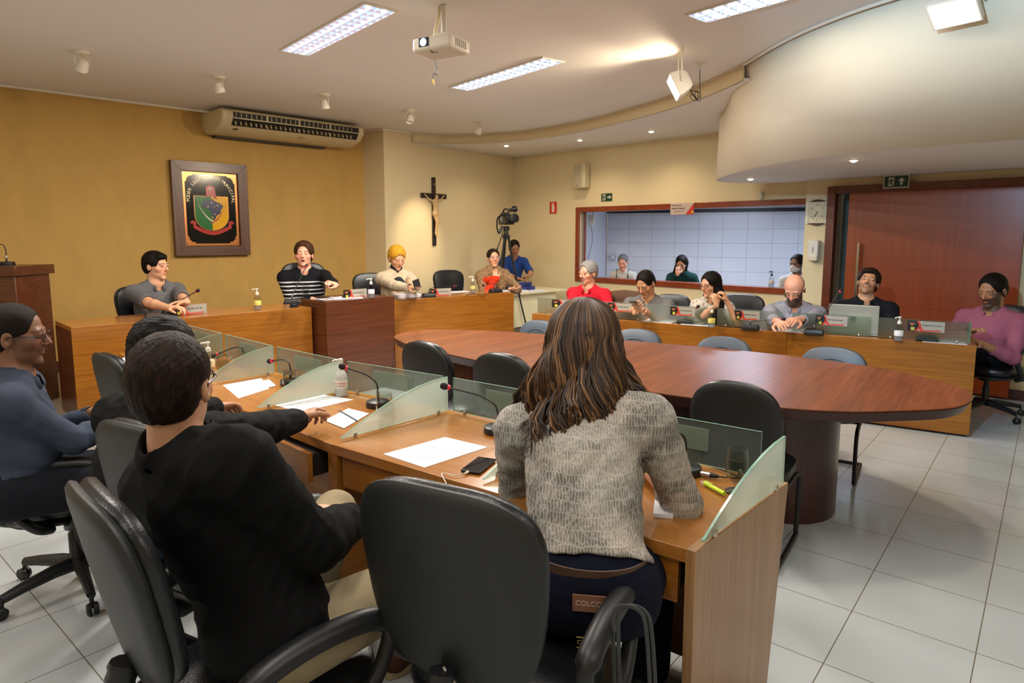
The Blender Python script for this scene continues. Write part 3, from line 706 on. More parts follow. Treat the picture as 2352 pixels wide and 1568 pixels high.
def glass_panel(parent, a, b, z, prof, th=.008, m=None, clamps=(.12, .88), name='glass_panel', foff=.0):
    """upright sheet from a to b; prof = list of (t, height)"""
    a = Vector(a); b = Vector(b); d = (b-a); ln = d.length; d.normalize(); n = Vector((-d.y, d.x, 0))*th/2
    P = [a+d*ln*t+Vector((0, 0, h)) for t, h in prof]; P = [a+d*ln*prof[0][0]]+P+[a+d*ln*prof[-1][0]]
    mb = MB(); k = len(P); mb.add([p-n+Vector((0, 0, z)) for p in P]+[p+n+Vector((0, 0, z)) for p in P],
        [tuple(range(k))[::-1], tuple(range(k, 2*k))]+[(i, (i+1) % k, k+(i+1) % k, k+i) for i in range(k)])
    o = mb.build(name, [m or G_fr, G_edge], parent)
    for i, pg in enumerate(o.data.polygons):
        if i >= 2: pg.material_index = 1
    for t in clamps:
        c = a+d*ln*t; cm = MB(); cm.lathe([(.009, 0), (.009, .016), (.007, .02)], (c.x, c.y, z-.008), 12); cm.build('clamp', M_chrome, o, smooth=True)
    return o
arc = [(0, .004)]+[(t, .168*math.sin(t*PI/2)**.9) for t in (.08, .18, .3, .42, .55, .7, .85, 1)]
TH = .74
NP = [Vector((x, y, 0)) for x, y in [(.502, 1.679), (-.13, 2.14), (-.75, 2.594), (-1.29, 3.08), (-1.82, 3.6), (-2.36, 4.14), (-2.90, 4.68)]]
FP = [Vector((x, y, 0)) for x, y in [(.965, 2.175), (.33, 2.65), (-.285, 3.11), (-.90, 3.52), (-1.45, 3.98), (-2.0, 4.50), (-2.56, 5.02)]]
def plate_geo(parent, c, x, z, w=.29, h=.085, sub=None, front=True, name='name_plate', txt=None):
    """name plate: dark crest end, red sweep, grey field; x = direction along it, z = its up"""
    R = frame(x, z); yv = R.col[1]; c = Vector(c)
    L = lambda u, v, k=0: c+R @ Vector((u*w, 0, v*h))-yv*k
    def poly(mb, pts, k): mb.add([L(u, v, k) for u, v in pts], [tuple(range(len(pts)))])
    b = MB(); b.box(c, (w, .003, h), R=R); o = b.build(name, mat('plate_grey', '9A958A', .35), parent)
    cl = MB(); poly(cl, [(-.5, -.5), (-.22, -.5), (-.17, -.2), (-.16, .1), (-.22, .5), (-.5, .5)], .0022); cl.build('crest_field', mat('plate_black', '141210', .4), o)
    rd = MB(); poly(rd, [(-.30, -.5), (-.22, -.5), (-.13, -.05), (-.13, .2), (-.2, .5), (-.26, .5), (-.19, .2), (-.2, -.1)], .0026); poly(rd, [(-.14, -.5), (.4, -.42), (.4, -.30), (-.05, -.36), (-.16, .1), (-.18, -.1)], .0026)
    rd.build('red_sweep', mat('plate_red', 'C03A24', .4), o)
    cr_ = MB(); poly(cr_, [(-.40, -.42), (-.30, -.42), (-.30, -.12), (-.40, -.12)], .0028); cr_.build('crest', mat('crest_yellow', 'B8B040', .4), o)
    e2 = MB(); poly(e2, [(-.46, .3), (-.28, .3), (-.34, .05), (-.38, .0), (-.41, .1)], .0028); e2.build('crest_wings', mat('crest_copper', '9A5A3A', .4), o)
    tm = mat('plate_ink', '35302A', .6)
    if txt: text('lettering', txt, h*.24, tm, o, L(.16, .12, .0022), frame(x, yv*-1) if False else Matrix((R.col[0], R.col[2], -yv)).transposed())
    else:
        t = MB()
        for u, wd in ((-.05, .10), (.08, .12), (.21, .09), (.32, .08)): poly(t, [(u-wd/2, .04), (u+wd/2, .04), (u+wd/2, .12), (u-wd/2, .12)], .0024)
        t.build('lettering', tm, o)
    return o
def desk_row(i0, i1, label, ends, drawers, first):
    n0, n1, f0, f1 = NP[i0], NP[i1], FP[i0], FP[i1]
    root = thing('meeting_desk', label, 'desk', (n0.x, n0.y, 0), 0, 'curved row of desks with glass dividers'); o = Vector((n0.x, n0.y, 0))
    aN = math.atan2((n0-n1).y, (n0-n1).x); mid = NP[(i0+i1)//2]; fm = FP[(i0+i1)//2]
    top = MB(); top.prism([(p-o).xy for p in (n0, mid, n1, f1, fm, f0)], TH-.042, TH); top.build('worktop', W_top, root, bevel=.002, ang=aN)
    for k, (a, b) in enumerate(((n0, f0), (n1, f1))):
        if not ends[k]: continue
        d = (b-a).normalized(); t = ((n1-n0) if k == 0 else (n0-n1)).normalized()*.03
        if k == 0 and first:      # outer end panel, narrowing to the floor
            q = MB(); P = [a-o, b-o]; e_ = -t.normalized()*.004
            nn = [(P[0]+d*-.002+e_), (P[1]+d*.002+e_), (P[1]-d*.11+e_), (P[0]+d*.0+e_)]
            vs = [nn[0]+Vector((0, 0, TH+.001)), nn[1]+Vector((0, 0, TH+.001)), nn[2], nn[3]]; vs += [v+t for v in vs]
            q.add(vs, [(0, 1, 2, 3), (7, 6, 5, 4), (0, 4, 5, 1), (1, 5, 6, 2), (2, 6, 7, 3), (3, 7, 4, 0)]); q.build('end_panel', W_orv, root, bevel=.002, ang=aN+1.5)
        else:
            q = MB(); q.prism([(a-o).xy, (b-o).xy, (b-o+t).xy, (a-o+t).xy], 0, TH-.042); q.build('end_panel', W_or, root, ang=aN+1.5)
    q = MB()
    for a, b in ((f0, fm), (fm, f1)):
        d = (b-a).normalized(); a, b = (a+d*.034, b) if a is f0 else (a, b-d*.034); n = Vector((-d.y, d.x, 0)); n = n if n.dot(n0-f0) > 0 else -n
        q.prism([(a-o+n*.14).xy, (b-o+n*.14).xy, (b-o+n*.16).xy, (a-o+n*.16).xy], .05, TH-.042)
    q.build('front_panel', W_or, root, ang=aN)
    for t0, t1, op in drawers:
        a = (n0-o)+(n1-n0)*t0; b = (n0-o)+(n1-n0)*t1; d = (b-a).normalized(); n = Vector((-d.y, d.x, 0)); n = n if n.dot(f0-n0) > 0 else -n
        sh = n*(.012-op); dw = MB(); dw.prism([(a+sh+d*.004).xy, (b+sh-d*.004).xy, (b+sh+n*.022-d*.004).xy, (a+sh+n*.022+d*.004).xy], .565, TH-.048)
        dr_ = dw.build('drawer', W_or, root, bevel=.0015, ang=aN)
        bx = MB(); bx.prism([(a+sh+n*.022+d*.02).xy, (b+sh+n*.022-d*.02).xy, (b+n*.38-d*.02).xy, (a+n*.38+d*.02).xy], .58, TH-.065); bo_ = bx.build('drawer_box', M_black_in, dr_); bo_.rotation_euler[2] = -aN
    # inner pedestal side
    for i in range(i0, i1):
        a, b = FP[i]-o, FP[i+1]-o; d = (b-a); nn_ = (NP[i]-FP[i]).normalized()*.035
        g = glass_panel(root, a+d*(.05 if i else .10)+nn_, b-d*.04+nn_, TH+.012, [(0, .165), (1, .165)], m=G_cl, clamps=(.1, .9), name='glass_panel')
        c = a+d*.52+nn_; plt = MB(); dd = d.normalized(); R = frame(dd, (0, 0, 1)); yv = R.col[1]
        q = MB(); q.box(c+Vector((0, 0, TH+.105))+nn_.normalized()*-.007, (.28, .002, .085), R=R); q.build('name_plate', mat('paper_translucent', 'B4B4AE', .5, Alpha=.6), g)
    for i in range(i0, i1+1):
        if i == i1 and i1 != 6: continue
        a, b = NP[i]-o, FP[i]-o; d = (b-a).normalized()
        glass_panel(root, a+d*.045, b-d*.045, TH+.012, arc, m=G_fr, clamps=(.12, .9), name='glass_divider')
    return root
desk_row(0, 2, 'nearest curved-row desk with open end panel, where the patterned shirt person sits', (1, 1), [(.03, .19, 0), (.52, .70, 0), (.71, .97, 0)], True)
desk_row(2, 4, 'middle desk of the curved row, drawer pulled out, under the black jacket sleeve', (1, 1), [(.06, .46, .07), (.52, .94, 0)], False)
desk_row(4, 6, 'farthest left desk of the curved row, mostly hidden behind seated heads', (1, 1), [(.06, .46, 0), (.52, .94, 0)], False)
# --- long curved table
TB = catmull([Vector((x, y, 0)) for x, y in [(-1.0, 5.50), (-.78, 5.80), (-.2, 5.74), (.30, 5.52), (.95, 5.19), (1.7, 4.74), (2.3, 4.2), (2.52, 3.72), (2.48, 3.40), (2.25, 3.16), (1.95, 3.08), (1.5, 3.08), (.97, 3.32), (.33, 3.80), (-.58, 4.72), (-.9, 5.15)]], 8, True)
cen = sum(TB, Vector())/len(TB)
tb = thing('conference_table', 'long oval dark walnut conference table in the middle of the room', 'table', (cen.x, cen.y, 0))
def ringz(k, z): return [(p-cen)-(p-cen).normalized()*k+Vector((0, 0, z)) for p in TB]
q = MB(); q.loft([ringz(.004, .744), ringz(0, .748), ringz(.004, .752)]); q.build('tabletop', W_dkt, tb)
q = MB(); q.loft([ringz(.045, .685), ringz(.03, .69), ringz(.0, .742), ringz(.003, .7438)]); q.build('bevelled_edge', mat('table_edge', '3C1C12', .35, noise_s=30, noise_a=.12), tb, smooth=True)
axA, axB = Vector((-.35, 5.02, 0)), Vector((1.60, 3.76, 0)); ad = (axB-axA).normalized(); an = Vector((-ad.y, ad.x, 0)); pb = []
for k in range(13): t = -PI/2+PI*k/12; pb.append(axB+ad*math.cos(t)*.33+an*math.sin(t)*.33)
for k in range(13): t = PI/2+PI*k/12; pb.append(axA+ad*math.cos(t)*.33+an*math.sin(t)*.33)
q = MB(); q.prism([(p-cen).xy for p in pb], 0, .69); q.build('pedestal', W_dkv, tb, smooth=True)
# --- right-hand desk units
RA, RB = Vector((.223, 7.115, 0)), Vector((3.642, 4.983, 0)); rd_ = (RB-RA).normalized(); rn = Vector((-rd_.y, rd_.x, 0))
def rpx(px, z=TH):      # point of the desk's front edge on a sight line
    p = pl(px, 760, (RA.x, RA.y), (rn.x, rn.y)); return Vector((p.x, p.y, 0))
seams = [1222, 1478, 1809, None]
pan = [(1230, 1350, 1263, 1330), (1362, 1477, 1392, 1446), (1488, 1632, 1535, 1592), (1643, 1793, 1683, 1741), (1816, 1999, 1870, 1944), (2017, 2232, 2083, 2170)]
rl = ['left unit of the right-hand desk row, in front of the red polo man', 'middle unit of the right-hand desk row, in front of the long-haired woman', 'right unit of the right-hand desk row with an open end, below the silver laptop']
for i in range(3):
    a = rpx(seams[i]); b = rpx(seams[i+1]) if i < 2 else RB
    root = thing('side_desk', rl[i], 'desk', (a.x, a.y, 0), 0, 'right-hand desk units'); ln = (b-a).length
    def L3(u, v): return (rd_*u+rn*v).xy
    q = MB(); q.prism([L3(0, 0), L3(ln-.001, 0), L3(ln-.001, .6), L3(0, .6)], TH-.03, TH); q.build('worktop', W_top, root, bevel=.002, ang=math.atan2(rd_.y, rd_.x))
    q = MB(); q.prism([L3(0, -.001), L3(ln-.003, -.001), L3(ln-.003, .02), L3(0, .02)], .02, TH-.002); q.build('front_panel', W_or, root, ang=math.atan2(rd_.y, rd_.x))
    q = MB(); q.prism([L3(.02, .02), L3(ln-.02, .02), L3(ln-.02, .06), L3(.02, .06)], 0, .03); q.build('plinth', M_black_in, root)
    for u in ((0, .025), (ln-.028, ln-.002)):
        q = MB(); q.prism([L3(u[0], .021), L3(u[1], .021), L3(u[1], .6), L3(u[0], .6)], .02, TH-.031); q.build('end_panel', W_or, root, ang=math.atan2(rn.y, rn.x))
    for px0, px1, pa_, pb_ in pan[2*i:2*i+2]:
        pa0, pb0 = rpx(px0)-a+rn*.05, rpx(px1)-a+rn*.05
        g = glass_panel(root, pa0, pb0, TH+.012, [(0, .165), (1, .165)], m=G_fr, clamps=(.14, .86))
        pc = (rpx(pa_)+rpx(pb_))/2-a+rn*.044+Vector((0, 0, TH+.125))
        plate_geo(g, pc, rd_, Vector((0, 0, 1)), w=(rpx(pb_)-rpx(pa_)).length, h=.085, txt='Rogério Correa' if px0 == 2017 else None)
    if i == 2: glass_panel(root, rd_*(ln-.05)+rn*.06, rd_*(ln-.05)+rn*.52, TH+.012, [(1-t, h) for t, h in arc[::-1]], m=G_fr, name='glass_divider')
# --- dais desks
def dais_desk(a, b, label, ztop, dep, mf, ms, taper=0, name='dais_desk', mt=None, z0=.0):
    root = thing(name, label, 'desk', (a.x, a.y, 0), 0); d = (b-a).normalized(); n = Vector((-d.y, d.x, 0)); ln = (b-a).length
    Z = lambda u, v, z: d*u+n*v+Vector((0, 0, z))
    t = taper
    prof = [(0, ztop-.001)] if not t else [(0, ztop-.001), (.004, ztop*.8), (.012, ztop*.55), (.03, ztop*.3), (.065, 0)]
    q = MB(); q.prism([Z(.002, .002, 0).xy, Z(ln-.002, .002, 0).xy, Z(ln-.002, dep, 0).xy, Z(.002, dep, 0).xy], ztop-.035, ztop); q.build('worktop', mt or W_top, root, bevel=.002, ang=math.atan2(d.y, d.x))
    if not t:
        q = MB(); q.prism([Z(0, 0, 0).xy, Z(ln, 0, 0).xy, Z(ln, .02, 0).xy, Z(0, .02, 0).xy], z0, ztop-.002); q.build('front_panel', mf, root, ang=math.atan2(d.y, d.x))
    else:
        q = MB(); q.loft([[Z(k*.25, k*.3, z), Z(ln-k, k*.3, z), Z(ln-k, .03+k*.3, z), Z(k*.25, .03+k*.3, z)] for k, z in prof]); q.build('front_panel', mf, root, ang=math.atan2(d.y, d.x))
    for u0, u1 in ((0, .025), (ln-.025, ln)):
        q = MB(); q.prism([Z(u0, .021, 0).xy, Z(u1, .021, 0).xy, Z(u1, dep, 0).xy, Z(u0, dep, 0).xy], z0+(.001), ztop-.036); q.build('side_panel', ms, root, ang=math.atan2(n.y, n.x))
    return root
dais_desk(D0, D1, 'honey-coloured dais desk with walnut side, left of the dark podium', .90, .56, W_or, W_dk)
dais_desk(D2, D3, 'honey-coloured dais desk right of the dark podium, below the crucifix', .90, .56, W_or, W_or)
dais_desk(Vector((-1.80, 6.20, 0)), Vector((-1.245, 6.80, 0)), 'dark walnut podium desk at the centre of the dais, tapering to the floor', .962, .60, W_dk, W_dk, 1, 'podium_desk', W_dk)
# --- lectern at the left edge
lec = thing('lectern', 'dark walnut lectern cut off by the left edge of the picture', 'lectern', (-4.45, 5.5, .15))
q = MB(); q.box((0, 0, .56), (.72, .40, 1.12)); q.build('body', W_dk, lec, bevel=.004)
q = MB(); q.box((0, 0, 1.16), (.78, .46, .08)); q.build('top', W_dk, lec, bevel=.004)
# --- cream table of the camera man
ct = thing('office_desk', 'cream laminate office desk carrying blue folders in the far corner', 'desk', (.03, 8.75, 0))
T0, T1 = gp(1175, 673, .75), gp(1303, 662, .75); T0 = Vector((0.0, 8.55, 0)); T1 = Vector((.86, 9.15, 0))
T0 = gp(1168, 675, .78); T1 = gp(1303, 663, .78)
td = (T1-T0); td.z = 0; tl = td.length; td.normalize(); tn = Vector((-td.y, td.x, 0))
ct.location = (T0.x, T0.y, 0)
def TZ(u, v): return (td*u+tn*v).xy
M_lam = mat('cream_laminate', 'D8CCA4', .4)
q = MB(); q.prism([TZ(0, 0), TZ(tl, 0), TZ(tl, .65), TZ(0, .65)], .752, .78); q.build('worktop', M_lam, ct, bevel=.003)
q = MB(); q.prism([TZ(.06, .08), TZ(tl*.86, .08), TZ(tl*.86, .1), TZ(.06, .1)], .27, .752); q.build('modesty_panel', M_lam, ct)
for u in (.2, tl-.25):
    q = MB(); q.tube([TZ(u, .1)+Vector((0, 0)) if False else (*TZ(u, .12), .752), (*TZ(u, .12), .03)], .018, 8); q.tube([(*TZ(u, -.02), .02), (*TZ(u, .55), .02)], .02, 8); q.tube([(*TZ(u, .4), .752), (*TZ(u, .4), .03)], .018, 8); q.build('leg', M_metal, ct)
# --- chairs
def pad(w, h, t, cx=0, cz=0, cy=0, e=.62, curve=.10, bot=.82, n=48, bulge=1., crown=0):
    """rounded upright pad, its faces domed; y = thickness direction"""
    rings = []
    def ring(k, y):
        R = []
        for i in range(n):
            a = 2*PI*i/n; c, s = math.cos(a), math.sin(a)
            x = w/2*math.copysign(abs(c)**e, c)*k; z = h/2*math.copysign(abs(s)**e, s)*k
            x *= bot+(1-bot)*(z/h+.5); z += crown*(1-(x/(w/2))**2)*(1 if z > 0 else 0)*0
            R.append(Vector((cx+x, cy+y+curve*x*x*4, cz+z)))
        return R
    for k, y in [(.05, -.5), (.5, -.49), (.85, -.42), (.96, -.30), (1, -.05), (1, .1), (.97, .33), (.88, .47), (.5, .5+.1*bulge), (.05, .5+.12*bulge)]: rings.append(ring(k, y*t))
    return rings
def office_chair(label, loc, ang, seat=.47, back=(.60, 1.08), arms=True, group=None, tapes=None, sh=None, cu=None, w=.46, lean=8):
    root = thing('office_chair', label, 'chair', loc, math.radians(ang)-PI/2, group)
    lz = math.radians(lean); Rl = Matrix.Rotation(lz, 4, 'X')
    zc = (back[0]+back[1])/2; h = back[1]-back[0]
    piv = Matrix.Translation((0, -.27, seat)) @ Rl @ Matrix.Translation((0, .27, -seat))
    q = MB(); q.M = piv; q.loft(pad(w, h, .040, 0, zc, -.274)); q.build('back_shell', sh or M_shell, root, smooth=True)
    q = MB(); q.M = piv; q.loft(pad(w*.97, h*.97, .06, 0, zc, -.245)); c = q.build('backrest', cu or M_lea, root, smooth=True)
    q = MB(); q.M = Matrix.Translation((0, 0, seat-.035)) @ Matrix.Rotation(PI/2, 4, 'X'); q.loft(pad(.49, .47, .075, 0, 0, 0, curve=0, bot=.95)); q.build('seat', cu or M_lea, root, smooth=True)
    q = MB(); q.M = Matrix.Translation((0, 0, seat-.085)) @ Matrix.Rotation(PI/2, 4, 'X'); q.loft(pad(.47, .45, .035, 0, 0, 0, curve=0, bot=.95)); q.build('seat_shell', sh or M_shell, root, smooth=True)
    q = MB(); pts = catmull([(0, -.02, seat-.12), (0, -.24, seat-.12), (0, -.34, seat-.02), (0, -.35, back[0]-.02), (0, -.335, back[0]+.06)], 6)
    q.tube(pts, [.03+.003*(i % 2) for i in range(len(pts))], 10); q.build('back_support', M_blk, root, smooth=True)
    q = MB(); q.lathe([(.07, seat-.14), (.07, seat-.10)], n=16); q.lathe([(.030, .10), (.030, .26), (.022, .27), (.022, seat-.12)], n=14); q.build('gas_column', M_blk, root, smooth=True)
    for k in range(5):
        a = 2*PI*k/5+.3; d = Vector((math.cos(a), math.sin(a), 0)); q = MB()
        q.tube([d*.0+Vector((0, 0, .115)), d*.10+Vector((0, 0, .115)), d*.22+Vector((0, 0, .10)), d*.30+Vector((0, 0, .085))], [.035, .030, .024, .02], 8, flat=.8); lg = q.build('base_leg', M_blk, root, smooth=True)
        q = MB(); t = Vector((-d.y, d.x, 0))
        for sg in (1, -1):
            Rw = frame(d, t); q.lathe([(.006, 0), (.026, .001), (.027, .012), (.02, .018)] if sg == 1 else [(.006, -.0), (.026, -.001), (.027, -.012), (.02, -.018)], d*.31+Vector((0, 0, .027))+t*.004*sg, 14, R=Rw)
        q.tube([d*.305+Vector((0, 0, .03)), d*.30+Vector((0, 0, .09))], .009, 8); q.build('caster', M_blk, lg, smooth=True)
    if arms:
        for sx_ in (1, -1):
            x = .285*sx_; q = MB(); P = catmull([(x*.8, .02, seat-.10), (x, .06, seat-.06), (x, .15, seat+.05), (x, .17, seat+.145), (x, .08, seat+.185), (x, -.08, seat+.185), (x, -.19, seat+.14), (x, -.16, seat+.02), (x, -.08, seat-.07), (x*.8, -.04, seat-.10)], 6)
            q.tube(P, [.019+.009*(1 if p.z > seat+.15 else 0) for p in P], 10, flat=1.1); q.build('armrest', M_blk, root, smooth=True)
    if tapes:
        q = MB(); q.M = piv; q.tube([(tapes[0], -.307, back[0]+.07), (tapes[0]+.03, -.308, back[0]+.03), (tapes[0]+.045, -.30, back[0]+.005)], [.006, .012, .008], 6, flat=.4); q.build('torn_tape', M_tape, root)
    return root
def guest_chair(label, loc, ang, cu=None, group=None, top=.82, stitched=True):
    root = thing('guest_chair', label, 'chair', loc, math.radians(ang)-PI/2, group)
    piv = Matrix.Translation((0, -.24, .45)) @ Matrix.Rotation(math.radians(10), 4, 'X') @ Matrix.Translation((0, .24, -.45))
    h = .36 if top < .85 else .46; zc = top-h/2+.005
    q = MB(); q.M = piv; q.loft(pad(.45, h, .03, 0, zc, -.255, e=.80, bot=.92)); q.build('back_shell', M_shell, root, smooth=True)
    q = MB(); q.M = piv; q.loft(pad(.44, h*.98, .06, 0, zc, -.215, e=.80, bot=.92)); c = q.build('backrest', cu or M_lea, root, smooth=True)
    q = MB(); q.M = piv; q.tube([(.145*math.cos(a), -.170+.4*(.145*math.cos(a))**2, zc-.02+.115*math.sin(a)) for a in [PI*k/20 for k in range(21)]], .004, 6); q.build('stitching', cu or M_lea, c, smooth=True)
    q = MB(); q.M = Matrix.Translation((0, 0, .43)) @ Matrix.Rotation(PI/2, 4, 'X'); q.loft(pad(.46, .45, .08, 0, 0, 0, curve=0, bot=.95)); q.build('seat', cu or M_lea, root, smooth=True)
    for sx_ in (1, -1):
        x = .21*sx_; q = MB(); P = catmull([(x, -.20, .375), (x, .10, .375), (x, .20, .34), (x, .22, .25), (x, .20, .06), (x, .16, .018), (x, -.20, .015), (x, -.25, .018)], 6); q.tube(P, .0125, 10); q.build('sled_leg', M_blk, root, smooth=True)
    q = MB(); q.tube([(-.21, -.25, .015), (.21, -.25, .015)], .0125, 8); q.build('floor_bar', M_blk, root, smooth=True); q = MB(); q.tube([(-.21, .0, .372), (.21, .0, .372)], .012, 8); q.build('seat_bar', M_blk, root, smooth=True)
    q = MB(); q.tube([(0, -.1, .385), (0, -.27, .39), (0, -.31, .46), (0, -.325, .6)], .016, 8); q.build('back_support', M_blk, root, smooth=True)
    return root
GN = 'guest chairs around the oval table'
fa = math.degrees(math.atan2(-.85, -.53))
g0 = guest_chair('black guest chair at the left near end of the oval table, fully in view', (-.55, 4.93-.02, 0), 52, group=GN, top=.92)
def place_g(px, py, Y, ang, label, cu=None):
    p = dp(px, py, Y); a = math.radians(ang); off = Vector((math.cos(a), math.sin(a), 0))*.30
    if cu: return guest_chair(label, (p.x+off.x, p.y+off.y, 0), ang, cu=cu, group=GN)
    return dup(g0, (p.x+off.x, p.y+off.y, 0), a-PI/2, label)
p = dp(972, 787, 4.15); g0.location = (p.x+.30*math.cos(math.radians(52)), p.y+.30*math.sin(math.radians(52)), 0)
place_g(1150, 817, 3.72, 55, 'second black guest chair on the near side of the table, left of the printed shirt')
place_g(1412, 888, 3.05, 57, 'black guest chair mostly hidden behind the printed shirt person')
place_g(1688, 882, 2.98, 55, 'rightmost black guest chair on the near side of the oval table, sled leg showing')
gb = place_g(1245, 740, 5.95, -125, 'blue-sheened guest chair across the table, leftmost, partly behind the brown hair', M_sheen)
for px, py, Y, lb in [(1468, 757, 5.40, 'blue-sheened guest chair back rising beyond the table, right beside the brown hair'), (1666, 772, 4.98, 'middle blue-sheened guest chair back rising beyond the oval table, below the long-haired woman'), (1917, 797, 4.50, 'rightmost blue-sheened guest chair beyond the oval table, below the laptop')]:
    p = dp(px, py, Y); a = math.radians(-123); dup(gb, (p.x+.30*math.cos(a), p.y+.30*math.sin(a), 0), a-PI/2, lb)
# foreground chairs
def at_back(x, y, ang): a = math.radians(ang); return (x+.30*math.cos(a), y+.30*math.sin(a), 0)
office_chair('large black office chair in the front centre, under the patterned shirt person', at_back(-.14, 1.36, 62), 62, seat=.50, back=(.58, 1.075), tapes=(.0,), w=.52)
office_chair('tilted black office chair in the front left corner, under the seated black sweatshirt', at_back(-.84, 1.36, 46), 46, seat=.50, back=(.60, 1.08), tapes=(.10,), lean=12)
office_chair('black office chair of the black jacket person, second row left', at_back(-1.15, 1.95, 62), 62, seat=.49, back=(.62, 1.04))
office_chair('black office chair at the left edge, under the blue-grey shirt man', (-1.99, 2.80, 0), 25, seat=.48, back=(.58, 1.06))
office_chair('empty black office chair near the far left desk of the curved row', at_back(-2.23, 3.52, 50), 50, seat=.47, back=(.58, .96), arms=False)
# ---------------------------------------------------------------- people
def hd(px, top, Y, s=1.05): p = dp(px, top, Y); return (p.x, p.y, p.z-.121*s)
H_black = hairmat('hair_black', '080605', '1A120D'); H_dark = hairmat('hair_dark_brown', '140C08', '2C1B12')
H_brown = hairmat('hair_brown', '26150C', '4A2E1C'); H_grey = hairmat('hair_grey', '5E5C5A', 'A09C98', s=(80, 80, 20)); H_yel = hairmat('hair_yellow', '9A6A10', 'D8A030', s=(80, 80, 14))
C_greypolo = clothmat('grey_polo_knit', '5C5A5C'); C_denim = clothmat('dark_trousers', '1C1E26'); C_khaki = clothmat('beige_trousers', '94866A')
C_black = clothmat('black_sweatshirt', '0A0A0B', na=.2); C_jacket = clothmat('black_jacket_cloth', '08090A', .8)
C_slate = clothmat('slate_blue_shirt', '3C4454', na=.1); C_cream = clothmat('cream_blazer', 'B8A68C'); C_red = clothmat('red_polo_knit', 'B41828'); C_teal = clothmat('dark_green_knit', '10302C')
C_pink = clothmat('pink_shirt', '96566A'); C_lav = clothmat('pale_blue_shirt', '8C8C98'); C_navy = clothmat('navy_polo', '14161C'); C_blue = clothmat('blue_polo', '23407C'); C_whiteb = clothmat('white_blouse', 'B4B0A8')
C_grey2 = clothmat('light_grey_polo', '6A6866'); M_gl = mat('dark_spectacles', '0A0A0C', .3)
P_floor = .15
CH = []
def chair_for(pr, yaw, floor, seat, label, **k):
    a = math.radians(yaw); k.setdefault('arms', False)
    CH.append(office_chair(label, (pr.location.x+.03*math.cos(a), pr.location.y+.03*math.sin(a), floor), yaw, seat=seat, **k))
# stripes for the sweater
def striped(name, base, stripe, z0, z1, period=.042, duty=.3):
    m = clothmat(name, base); nt = m.node_tree; N = nt.nodes; L = nt.links; b = N['Principled BSDF']
    src = b.inputs['Base Color'].links[0].from_socket
    tc = N.new('ShaderNodeTexCoord'); sp = N.new('ShaderNodeSeparateXYZ'); L.new(tc.outputs['Object'], sp.inputs[0])
    def mth(op, a, v=None, v2=None):
        n = N.new('ShaderNodeMath'); n.operation = op; L.new(a, n.inputs[0])
        if v is not None: (L.new(v, n.inputs[1]) if not isinstance(v, (int, float)) else setattr(n.inputs[1], 'default_value', v))
        return n.outputs[0]
    fr = mth('LESS_THAN', mth('MODULO', mth('ADD', sp.outputs[2], 10), period), period*duty)
    a = mth('MULTIPLY', fr, mth('MULTIPLY', mth('GREATER_THAN', sp.outputs[2], z0), mth('LESS_THAN', sp.outputs[2], z1)))
    mx = N.new('ShaderNodeMix'); mx.data_type = 'RGBA'; L.new(a, mx.inputs[0]); L.new(src, mx.inputs[6]); mx.inputs[7].default_value = lin(stripe)
    L.new(mx.outputs[2], b.inputs['Base Color']); return m
# --- 1 grey polo man, left of the dais
yw = -38
p = person('man in grey polo shirt on the left of the dais, hands clasped, looking right', hd(356, 579, 5.95), yw, 10, hyaw=-8, hpitch=-3, skin='light', s=1.06,
    wL=dp(432, 700, 5.55), wR=dp(392, 708, 5.52), poleL=(.3, .3, -1), poleR=(-1, -.5, -.6), hL=((-.75, -.55, .0), (0, -.3, -1)), hR=((.75, -.2, .1), (0, .0, -1)), curl=(.5, .55),
    shirt=dict(m=C_greypolo, sleeve=.78), collar=C_greypolo, pants=('trousers', C_denim), hair=dict(style='short', m=H_black, quiff=1, th=.012), floor=P_floor, seat=.47, belly=.01, seed=1)
chair_for(p, yw, P_floor, .47, 'black office chair behind the grey polo man on the dais', back=(.58, .98), w=.5)
# --- 2 striped sweater man, speaking
yw = -70
C_str = striped('striped_sweater', '0E0F12', 'B8B8B8', .66, .98, .040, .3)
p = person('man in black sweater with white stripes speaking into a microphone, fist raised', hd(697, 556, 6.85, 1.1), yw, 6, hyaw=-80, hpitch=6, mouth=1, eyes=0, skin='pink', s=1.1,
    wL=dp(772, 656, 6.35), wR=dp(718, 688, 6.55), poleL=(1, -.2, -1), poleR=(-.9, .3, -.7), hL=((-.35, -.75, .35), (-.5, -.2, -.8)), hR=((.8, -.5, -.1), (0, .0, -1)), curl=(1.35, .4),
    shirt=dict(m=C_str, sleeve=1.93, name='sweater', neck=.004), pants=('trousers', C_denim), hair=dict(style='short', m=H_brown, th=.018, amp=.008, front=-.008), floor=P_floor, seat=.52, belly=.015, seed=2, shrug=.01)
chair_for(p, yw, P_floor, .5, 'tall black office chair behind the speaker in striped sweater', back=(.66, 1.16), w=.52)
